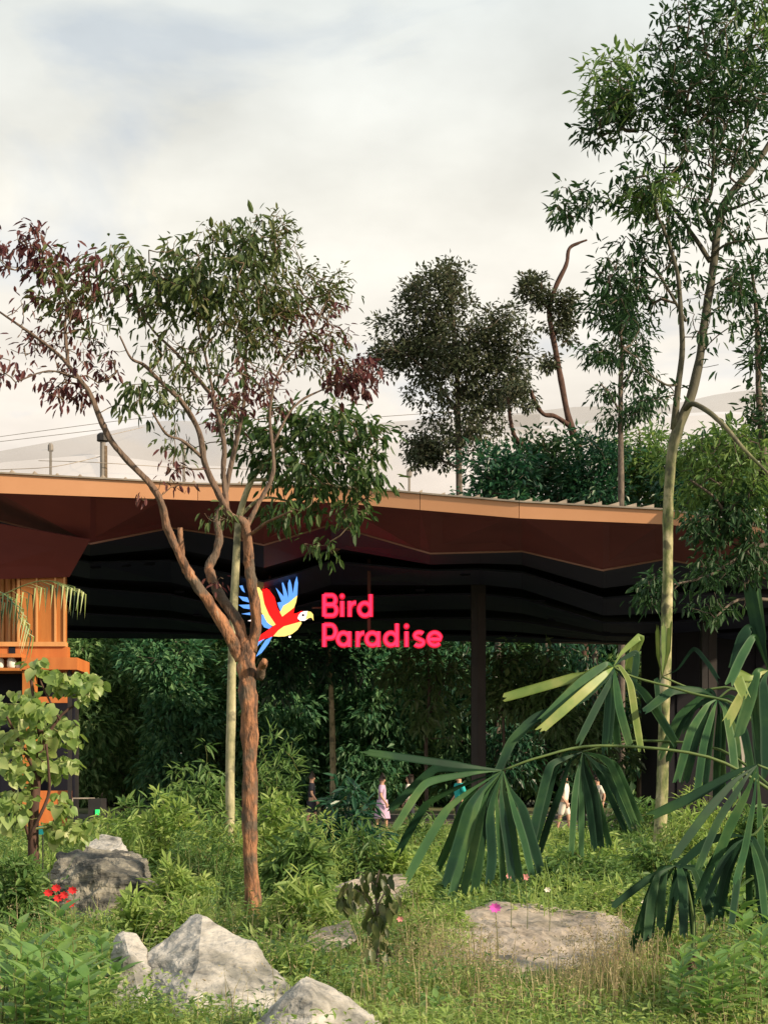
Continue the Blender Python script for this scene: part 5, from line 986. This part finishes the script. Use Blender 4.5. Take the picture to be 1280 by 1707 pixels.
def person(label, px, Y, h, face, shirt, bottom, hair=HAIR, hat=None, stride=.16, dress=False, long_hair=False):
    b = P(px, HORIZ, Y); b[2] = 0.1; root = thing('person', label, 'person', b); s = h/1.7
    v, e, r = [], [], []
    def add(p, rad, par=None):
        v.append(np.array(p, float)*s); r.append(tuple(x*s for x in rad) if isinstance(rad, tuple) else rad*s)
        if par is not None: e.append((par, len(v)-1))
        return len(v)-1
    pel = add((0, 0, .93), (.15, .11)); wa = add((0, 0, 1.08), (.13, .10), pel); ch = add((0, 0, 1.28), (.165, .11), wa); nk0 = add((0, 0, 1.43), .07, ch); nk = add((0, .01, 1.49), .052, nk0)
    h0 = add((0, -.005, 1.56), (.07, .085), nk); h1 = add((0, 0, 1.64), (.078, .095), h0); add((0, .005, 1.70), (.055, .07), h1)
    add((0, -.105, 1.585), .014, h0)
    for sg in (-1, 1):
        hp = add((.085*sg, 0, .87), .088, pel); kn = add((.095*sg, -stride*sg*.6, .48), .058, hp); an = add((.10*sg, -stride*sg+.04, .09), .038, kn); add((.105*sg, -stride*sg-.12, .035), .033, an)
        sh = add((.185*sg, 0, 1.38), .06, ch); el = add((.235*sg, .05+stride*sg*.3, 1.12), .042, sh); wr = add((.235*sg, -.06+stride*sg*.6, .90), .029, el)
        pm = add((.235*sg, -.08+stride*sg*.65, .83), (.02, .036), wr)
        for k in range(4):
            f1 = add((.228*sg, -.115+.022*k+stride*sg*.65, .775), .0095, pm); add((.218*sg, -.113+.021*k+stride*sg*.65, .735+.008*abs(k-1.4)), .008, f1)
        t1_ = add((.215*sg, -.135+stride*sg*.65, .83), .0105, wr); add((.208*sg, -.145+stride*sg*.65, .79), .009, t1_)
    me = skin_mesh(v, e, r, 0, 1); smooth(me); link('body', me, SKIN, root)
    top = [((0, 0, .92), (.165, .125)), ((0, 0, 1.08), (.15, .12)), ((0, 0, 1.28), (.185, .13)), ((0, 0, 1.42), (.10, .085))]
    tv = [np.array(p)*s for p, _ in top]; tr2 = [tuple(x*s for x in q) for _, q in top]; te = [(0, 1), (1, 2), (2, 3)]
    for sg in (-1, 1):
        n0 = len(tv); tv += [np.array((.185*sg, 0, 1.385))*s, np.array((.225*sg, .035+stride*sg*.2, 1.18))*s]; tr2 += [(.078*s, .078*s), (.064*s, .064*s)]; te += [(2, n0), (n0, n0+1)]
    me = skin_mesh(tv, te, tr2, 0, 2); smooth(me); link('shirt', me, shirt, root)
    if dress: MB().lathe((0, 0, 0), [(.16*s, 1.0*s), (.18*s, .85*s), (.25*s, .45*s), (.252*s, .43*s), (.24*s, .45*s), (.15*s, .9*s)], 16).build('skirt', bottom, root, sm=True)
    else:
        lv = [np.array((0, 0, .97))*s]; lr = [(.16*s, .125*s)]; le = []
        for sg in (-1, 1):
            n0 = len(lv); lv += [np.array((.088*sg, 0, .85))*s, np.array((.096*sg, -stride*sg*.5, .52))*s]; lr += [(.105*s, .105*s), (.09*s, .09*s)]; le += [(0, n0), (n0, n0+1)]
        me = skin_mesh(lv, le, lr, 0, 2); smooth(me); link('shorts', me, bottom, root)
    hv = [(0, .03, 1.60), (0, .03, 1.68), (0, -.03, 1.715)]; hr = [(.09, .095), (.095, .1), (.06, .06)]
    if long_hair: hv = [(0, .09, 1.36)]+hv; hr = [(.085, .05)]+hr
    me = skin_mesh([np.array(p)*s for p in hv], [(i, i+1) for i in range(len(hv)-1)], [tuple(x*s for x in q) for q in hr], 1, 2); smooth(me); link('hair', me, hair, root)
    MB().lathe((-.032*s, -.088*s, 1.62*s), [(.001, -.008*s), (.009*s, 0), (.001, .008*s)], 6).build('eye', HAIR, root); MB().lathe((.032*s, -.088*s, 1.62*s), [(.001, -.008*s), (.009*s, 0), (.001, .008*s)], 6).build('eye', HAIR, root)
    MB().box((0, -.094*s, 1.535*s), (.045*s, .012*s, .012*s)).build('mouth', cloth('lip', (.35, .12, .1)), root)
    if hat: MB().lathe((0, 0, 1.66*s), [(.001, .10*s), (.075*s, .09*s), (.10*s, .015*s), (.165*s, -.015*s), (.165*s, -.022*s), (.1*s, 0.0)], 16).build('hat', hat, root, sm=True)
    root.rotation_euler = (0, 0, face); return root
TEALC = cloth('teal_cotton', (0.02, 0.36, 0.36)); LIL = cloth('lilac_cotton', (0.50, 0.36, 0.52)); WHC = cloth('white_cotton', (0.70, 0.66, 0.58)); DKC = cloth('dark_cotton', (0.03, 0.032, 0.045)); PNK = cloth('pink_cotton', (.62, .40, .38)); STRAW = cloth('straw_hat', (.42, .30, .17)); LB = cloth('pale_blue_cotton', (.45, .55, .62))
person('person in a teal shirt and straw hat walking behind the fan palm', 765, 40, 1.66, R(-70), TEALC, DKC, hat=STRAW)
person('person in lilac walking behind the dark glossy bush', 637, 42, 1.60, R(80), LIL, LIL, dress=True)
person('dark haired person in pale top facing right, left of the teal shirt', 682, 41, 1.62, R(-100), WHC, DKC, long_hair=True)
person('person in white clothes seen between the fan palm leaflets', 940, 41, 1.64, R(60), WHC, WHC)
person('person with pale blue shorts near the tall trunk', 995, 42, 1.58, R(-60), WHC, LB)
person('dark haired person in dark clothes left of the central bush', 520, 44, 1.66, R(90), DKC, DKC)

# ------------------------------------------------------------------ small fixtures
b = P(163, HORIZ, 40); b[2] = 0.1
rd = thing('ticket_gate', 'dark ticket gate with small green lit screen near the kiosk', 'gate', b)
MB().box(b+np.array([0, 0, .5]), (.34, .8, 1.0)).build('cabinet', STEEL, rd, b)
MB().box(P(163, 1354, 39.58), (.11, .03, .14)).build('screen', emit_mat('green_screen', (.02, .6, .12), .8), rd, b)
for k in (0, 1):
    c = b+np.array([-.35-.42*k*0, -.1, 0]); MB().tube([c+np.array([-.3+.6*k, 0, 0]), c+np.array([-.3+.6*k, 0, 1.0])], [.02, .02], 6).build('rail_post', METAL, rd, b)
c = b+np.array([-.35, -.1, 0]); MB().tube([c+np.array([-.3, 0, 1.0]), c+np.array([.3, 0, 1.0])], [.022, .022], 6).build('rail', METAL, rd, b)
b = P(72, HORIZ, 16); b[2] = gz(b[0], 16)
pl = thing('plant_label', 'small teal plant label on a stake at the left', 'label', b); t = P(72, 1385, 16)
MB().tube([b+np.array([0, 0, -.05]), t], [.008, .008], 5).build('stake', STEEL, pl, b); MB().slab([t+np.array([-.07, -.012, .05]), t+np.array([.07, -.012, .05]), t+np.array([.07, -.012, -.04]), t+np.array([-.07, -.012, -.04])], (0, .01, .0)).build('plate', cloth('teal_plate', (.01, .22, .26)), pl, b)
b = P(1229, HORIZ, 44); b[2] = 0.1
pp = thing('notice_panel', 'pale upright notice panel in the dark under the canopy at right', 'panel', b)
t0_, t1_ = P(1229, 1214, 44)[2], P(1229, 1288, 44)[2]
MB().box((b[0], b[1], (t0_+t1_)/2), (M(22, 44), .06, t0_-t1_)).build('board', PANEL, pp, b); MB().box((b[0], b[1]+.06, t1_/2), (.1, .05, t1_)).build('post', STEEL, pp, b)

# ------------------------------------------------------------------ flowers
def flower(label, px, py, Y, col, r, n=6, name='flower'):
    c = P(px, py, Y); b = np.array([c[0]+.02, c[1]+.03, gz(c[0], Y)]); root = thing(name, label, 'flower', b)
    MB().tube([b, (b+c)/2+np.array([.015, 0, 0]), c], [.004, .0035, .003], 5).build('stem', STEM_G, root, b)
    for i in range(n):
        a = i*2*math.pi/n; d = np.array([math.cos(a), -.35, math.sin(a)*.8]); s_ = np.array([-math.sin(a), 0, math.cos(a)*.8])
        MB().add(np.array([c, c+d*r*.6+s_*r*.28, c+d*r, c+d*r*.6-s_*r*.28]), [[0, 1, 2, 3]]).build('petal', col, root, b)
FP = cloth('petal_magenta', (.62, .10, .50)); FR = cloth('petal_red', (.60, .025, .03)); FK = cloth('petal_pink', (.75, .30, .32)); FW = cloth('petal_white', (.8, .78, .68))
flower('magenta flower standing before the wide tan slab', 825, 1513, 12.2, FP, .055, 9)
flower('pink flower below the fan palm leaf', 875, 1462, 14, FK, .045); flower('pale pink flower left of the other pink one', 848, 1460, 14, FK, .035)
flower('white flower above the wide tan slab', 912, 1483, 14, FW, .035); flower('white flower near the small fan palm', 1073, 1504, 12.5, FW, .03); flower('pale pink flower beside the sapling', 667, 1532, 12, FK, .032)
for i, (px, py) in enumerate(((82, 1488), (95, 1480), (108, 1492), (122, 1484), (118, 1506), (98, 1497))):
    flower(['red flower, leftmost of the red cluster', 'red flower at the top of the red cluster', 'red flower in the middle of the red cluster', 'red flower at the upper right of the red cluster', 'red flower lowest in the red cluster', 'red flower just below the top of the red cluster'][i], px, py, 10.6, FR, .038, 8)

# ------------------------------------------------------------------ ground cover
def scatter(n, y0, y1, pw=1.0, marg=.3):
    Y = (y0**2+(y1**2-y0**2)*rng.random(n)**pw)**.5; X = (rng.random(n)*2-1)*(Y*.262+marg)
    keep = np.ones(n, bool)
    for (cx, cy, rx, ry) in EXC: keep &= ((X-cx)/rx)**2+((Y-cy)/ry)**2 > 1
    X, Y = X[keep], Y[keep]; Z = np.array([gz(x, y) for x, y in zip(X, Y)]); return X, Y, Z
def patch(X, Y, s, seed): return np.array([mnoise.noise(Vector((x*s+seed, y*s, seed))) for x, y in zip(X, Y)])
def blades(X, Y, Z, h, w, lean):
    n = len(X); a = rng.random(n)*6.283; d = np.stack([np.cos(a), np.sin(a), np.zeros(n)], -1); s = np.stack([-np.sin(a), np.cos(a), np.zeros(n)], -1)
    p = np.stack([X, Y, Z-.02], -1); h = h[:, None]; w = w[:, None]; lean = lean[:, None]
    m = p+d*h*lean*.35+np.array([0, 0, 1])*h*.6; t = p+d*h*lean+np.array([0, 0, 1])*h*(1-.3*lean)
    V = np.stack([p-s*w*.5, p+s*w*.5, m+s*w*.4, m-s*w*.4, t], 1).reshape(-1, 3); o = (np.arange(n)*5)[:, None]
    return V, (o+np.array([0, 1, 2, 3])), (o+np.array([3, 2, 4]))
X, Y, Z = scatter(62000, 7.5, 22); pt = patch(X, Y, .7, 3); k = pt > -.25; X, Y, Z, pt = X[k], Y[k], Z[k], pt[k]; n = len(X)
V, F4, F3 = blades(X, Y, Z, rng.uniform(.08, .26, n)*(1+.6*pt), rng.uniform(.006, .012, n), rng.uniform(.1, .8, n)); go = MB().add(V, F4, F3).build('grass', L_GRASS, kind='stuff'); tag(go, 'green grass growing between the rocks', 'grass')
X, Y, Z = scatter(42000, 20, 40); n = len(X)
V, F4, F3 = blades(X, Y, Z, rng.uniform(.12, .42, n), rng.uniform(.012, .026, n), rng.uniform(.1, .8, n)); go = MB().add(V, F4, F3).build('meadow_grass', L_GRASS, kind='stuff'); tag(go, 'tall meadow grass further back towards the canopy', 'grass')
# dry seeding stems, thickest round the tan slab
X, Y, Z = scatter(24000, 8.6, 15, 1.0); q = np.exp(-(((X-1.2)/1.3)**2+((Y-11.6)/1.5)**2)); k = rng.random(len(X)) < (.05+.9*q*(X > -.3))*np.clip(.45+1.6*patch(X, Y, 1.4, 5), .05, 1); X, Y, Z = X[k], Y[k], Z[k]; n = len(X)
V, F4, F3 = blades(X, Y, Z, rng.uniform(.22, .6, n), rng.uniform(.005, .010, n), rng.uniform(.05, .45, n)); go = MB().add(V, F4, F3)
hx = np.repeat(V.reshape(-1, 5, 3)[:, 4], 4, 0); m = len(hx); VV, FF = leaves_np(hx+rng.normal(size=(m, 3))*.018, rand_dirs(m), rand_dirs(m), rng.uniform(.015, .035, m), rng.uniform(.006, .012, m), quad=True); go.add(VV, None, FF)
go = go.build('dry_grass', L_DRY, kind='stuff'); tag(go, 'dry tan seeding stems in front of the wide slab', 'grass')
# leafy ground cover
for (n0, y0, y1, lo2, hi2, sz, mt, nm, lab, sd2, thr) in ((70000, 8, 20, .02, .36, (.035, .09), L_FRESH, 'ground_cover', 'low light green leafy weeds among the rocks', 11, -.05), (52000, 8.5, 22, .02, .40, (.035, .095), L_MID, 'ground_cover', 'low darker green leafy weeds among the rocks', 23, .0), (70000, 19, 39, .03, .5, (.07, .15), L_FRESH, 'ground_cover', 'light green weeds of the far meadow', 31, -.08), (60000, 19, 39, .03, .55, (.07, .16), L_MID, 'ground_cover', 'darker green weeds of the far meadow', 41, -.05)):
    X, Y, Z = scatter(n0, y0, y1); pt = patch(X, Y, .45 if y0 > 15 else .9, sd2); k = pt > thr; X, Y, Z, pt = X[k], Y[k], Z[k], pt[k]; n = len(X)
    hh = lo2+(hi2-lo2)*rng.random(n)*np.clip(.35+1.6*(pt-thr), 0, 1)
    d = rand_dirs(n); d[:, 2] = .2+rng.random(n)*.5; V, F = leaves_np(np.stack([X, Y, Z+hh], -1), d, rand_dirs(n)*.35+np.array([0, 0, 1.]), rng.uniform(*sz, n), rng.uniform(*sz, n)*.42, .25, quad=True if y0 > 15 else None)
    go = MB().add(V, None, F).build(nm, mt, kind='stuff'); tag(go, lab, 'weeds')

# uneven mounds of weeds over the rough ground
mats3 = [L_FRESH, L_MID, L_OLIVE]; M3 = [MB(), MB(), MB()]; cnt = 0
while cnt < 170:
    Y = math.sqrt(rng.uniform(10.5**2, 31**2)); x = rng.uniform(-1, 1)*Y*.265
    if any(abs(x/Y*cy-cx) < rx*1.15 and cy-3.2 < Y < cy+ry for cx, cy, rx, ry in EXC): continue
    if abs(x/Y*16+1.42) < .2 and Y < 16.5 and Y > 12: continue
    if -.9 < x/Y*17.3 < .5 and 12 < Y < 17.5: continue
    cnt += 1; w = rng.uniform(.25, .6); h = rng.uniform(.25, .8)*(1 if Y > 14 else .6); n = int(170*w/.4); i = int(rng.choice(3, p=(.5, .35, .15)))
    d = rand_dirs(n)*(rng.random((n, 1))**.4); pos = np.stack([x+d[:, 0]*w, Y+d[:, 1]*w, np.abs(d[:, 2])*h+.03], -1)
    dr = unit(d)+rand_dirs(n)*.6; dr[:, 2] = np.abs(dr[:, 2])*.6-.1; sz = rng.uniform(.06, .13)
    V, F = leaves_np(pos, dr, rand_dirs(n)*.4+np.array([0, 0, 1.]), sz*rng.uniform(.6, 1.3, n), sz*rng.uniform(.25, .45, n), quad=None); M3[i].add(V, None, F)
    k = 14; ang = rng.random(k)*6.283; X_ = x+rng.normal(size=k)*w*.4; Yy = Y+rng.normal(size=k)*w*.4
    V, F4, F3 = blades(X_, Yy, np.zeros(k), h*rng.uniform(.9, 1.7, k), rng.uniform(.008, .016, k), rng.uniform(.05, .5, k)); M3[i].add(V, F4, F3)
for i in range(3): tag(M3[i].build('weed_mounds', mats3[i], kind='stuff'), ['light green weed mounds over the rough ground', 'mid green weed mounds over the rough ground', 'olive weed mounds over the rough ground'][i], 'weeds')
# tall weeds that hide the feet of the rocks
mbw = MB(); mbl = MB()
for (px, py, Y, wx, hh, nb) in ((190, 1690, 9.3, 60, .32, 260), (290, 1700, 9.25, 90, .2, 260), (380, 1706, 9.3, 60, .16, 160), (480, 1640, 10.8, 40, .22, 160), (560, 1600, 12.2, 70, .34, 340), (640, 1640, 11, 90, .34, 420), (520, 1540, 14.8, 70, .38, 320), (760, 1640, 11.3, 90, .36, 460), (860, 1660, 11.0, 100, .28, 460), (960, 1660, 11.0, 100, .26, 420), (1060, 1650, 11.3, 80, .34, 360), (740, 1570, 13.5, 40, .38, 220), (130, 1520, 14.6, 110, .36, 420), (230, 1520, 14.6, 60, .45, 300), (450, 1500, 15.2, 60, .45, 300), (390, 1520, 15.2, 50, .4, 220), (720, 1520, 15.6, 50, .3, 160), (640, 1440, 20.5, 90, .35, 260), (1090, 1600, 12.4, 50, .4, 240), (250, 1620, 9.75, 30, .2, 60), (340, 1640, 9.7, 60, .22, 60), (700, 1690, 9.5, 120, .24, 460), (900, 1700, 9.4, 160, .24, 560), (1100, 1700, 9.4, 120, .26, 420)):
    c = P(px, HORIZ, Y); X = c[0]+rng.normal(size=nb)*M(wx, Y)*.5; Yy = Y+rng.normal(size=nb)*.22; Zz = np.array([gz(a, d) for a, d in zip(X, Yy)])
    V, F4, F3 = blades(X, Yy, Zz, hh*rng.uniform(.45, 1.15, nb), rng.uniform(.005, .011, nb), rng.uniform(.05, .6, nb)); mbw.add(V, F4, F3)
    k = nb*2; j = rng.integers(0, nb, k); f = rng.uniform(.1, 1.0, k); pos = np.stack([X[j]+rng.normal(size=k)*.03, Yy[j]+rng.normal(size=k)*.03, Zz[j]+hh*f*rng.uniform(.4, .9, k)], -1)
    d = rand_dirs(k); d[:, 2] = rng.uniform(-.1, .6, k); V, F = leaves_np(pos, d, rand_dirs(k)*.4+np.array([0, 0, 1.]), rng.uniform(.03, .09, k), rng.uniform(.012, .032, k), quad=None); mbl.add(V, None, F)
tag(mbw.build('tall_grass', L_GRASS, kind='stuff'), 'tall grass blades round the feet of the rocks', 'grass'); tag(mbl.build('tall_weeds', L_FRESH, kind='stuff'), 'leafy weeds round the feet of the rocks', 'weeds')
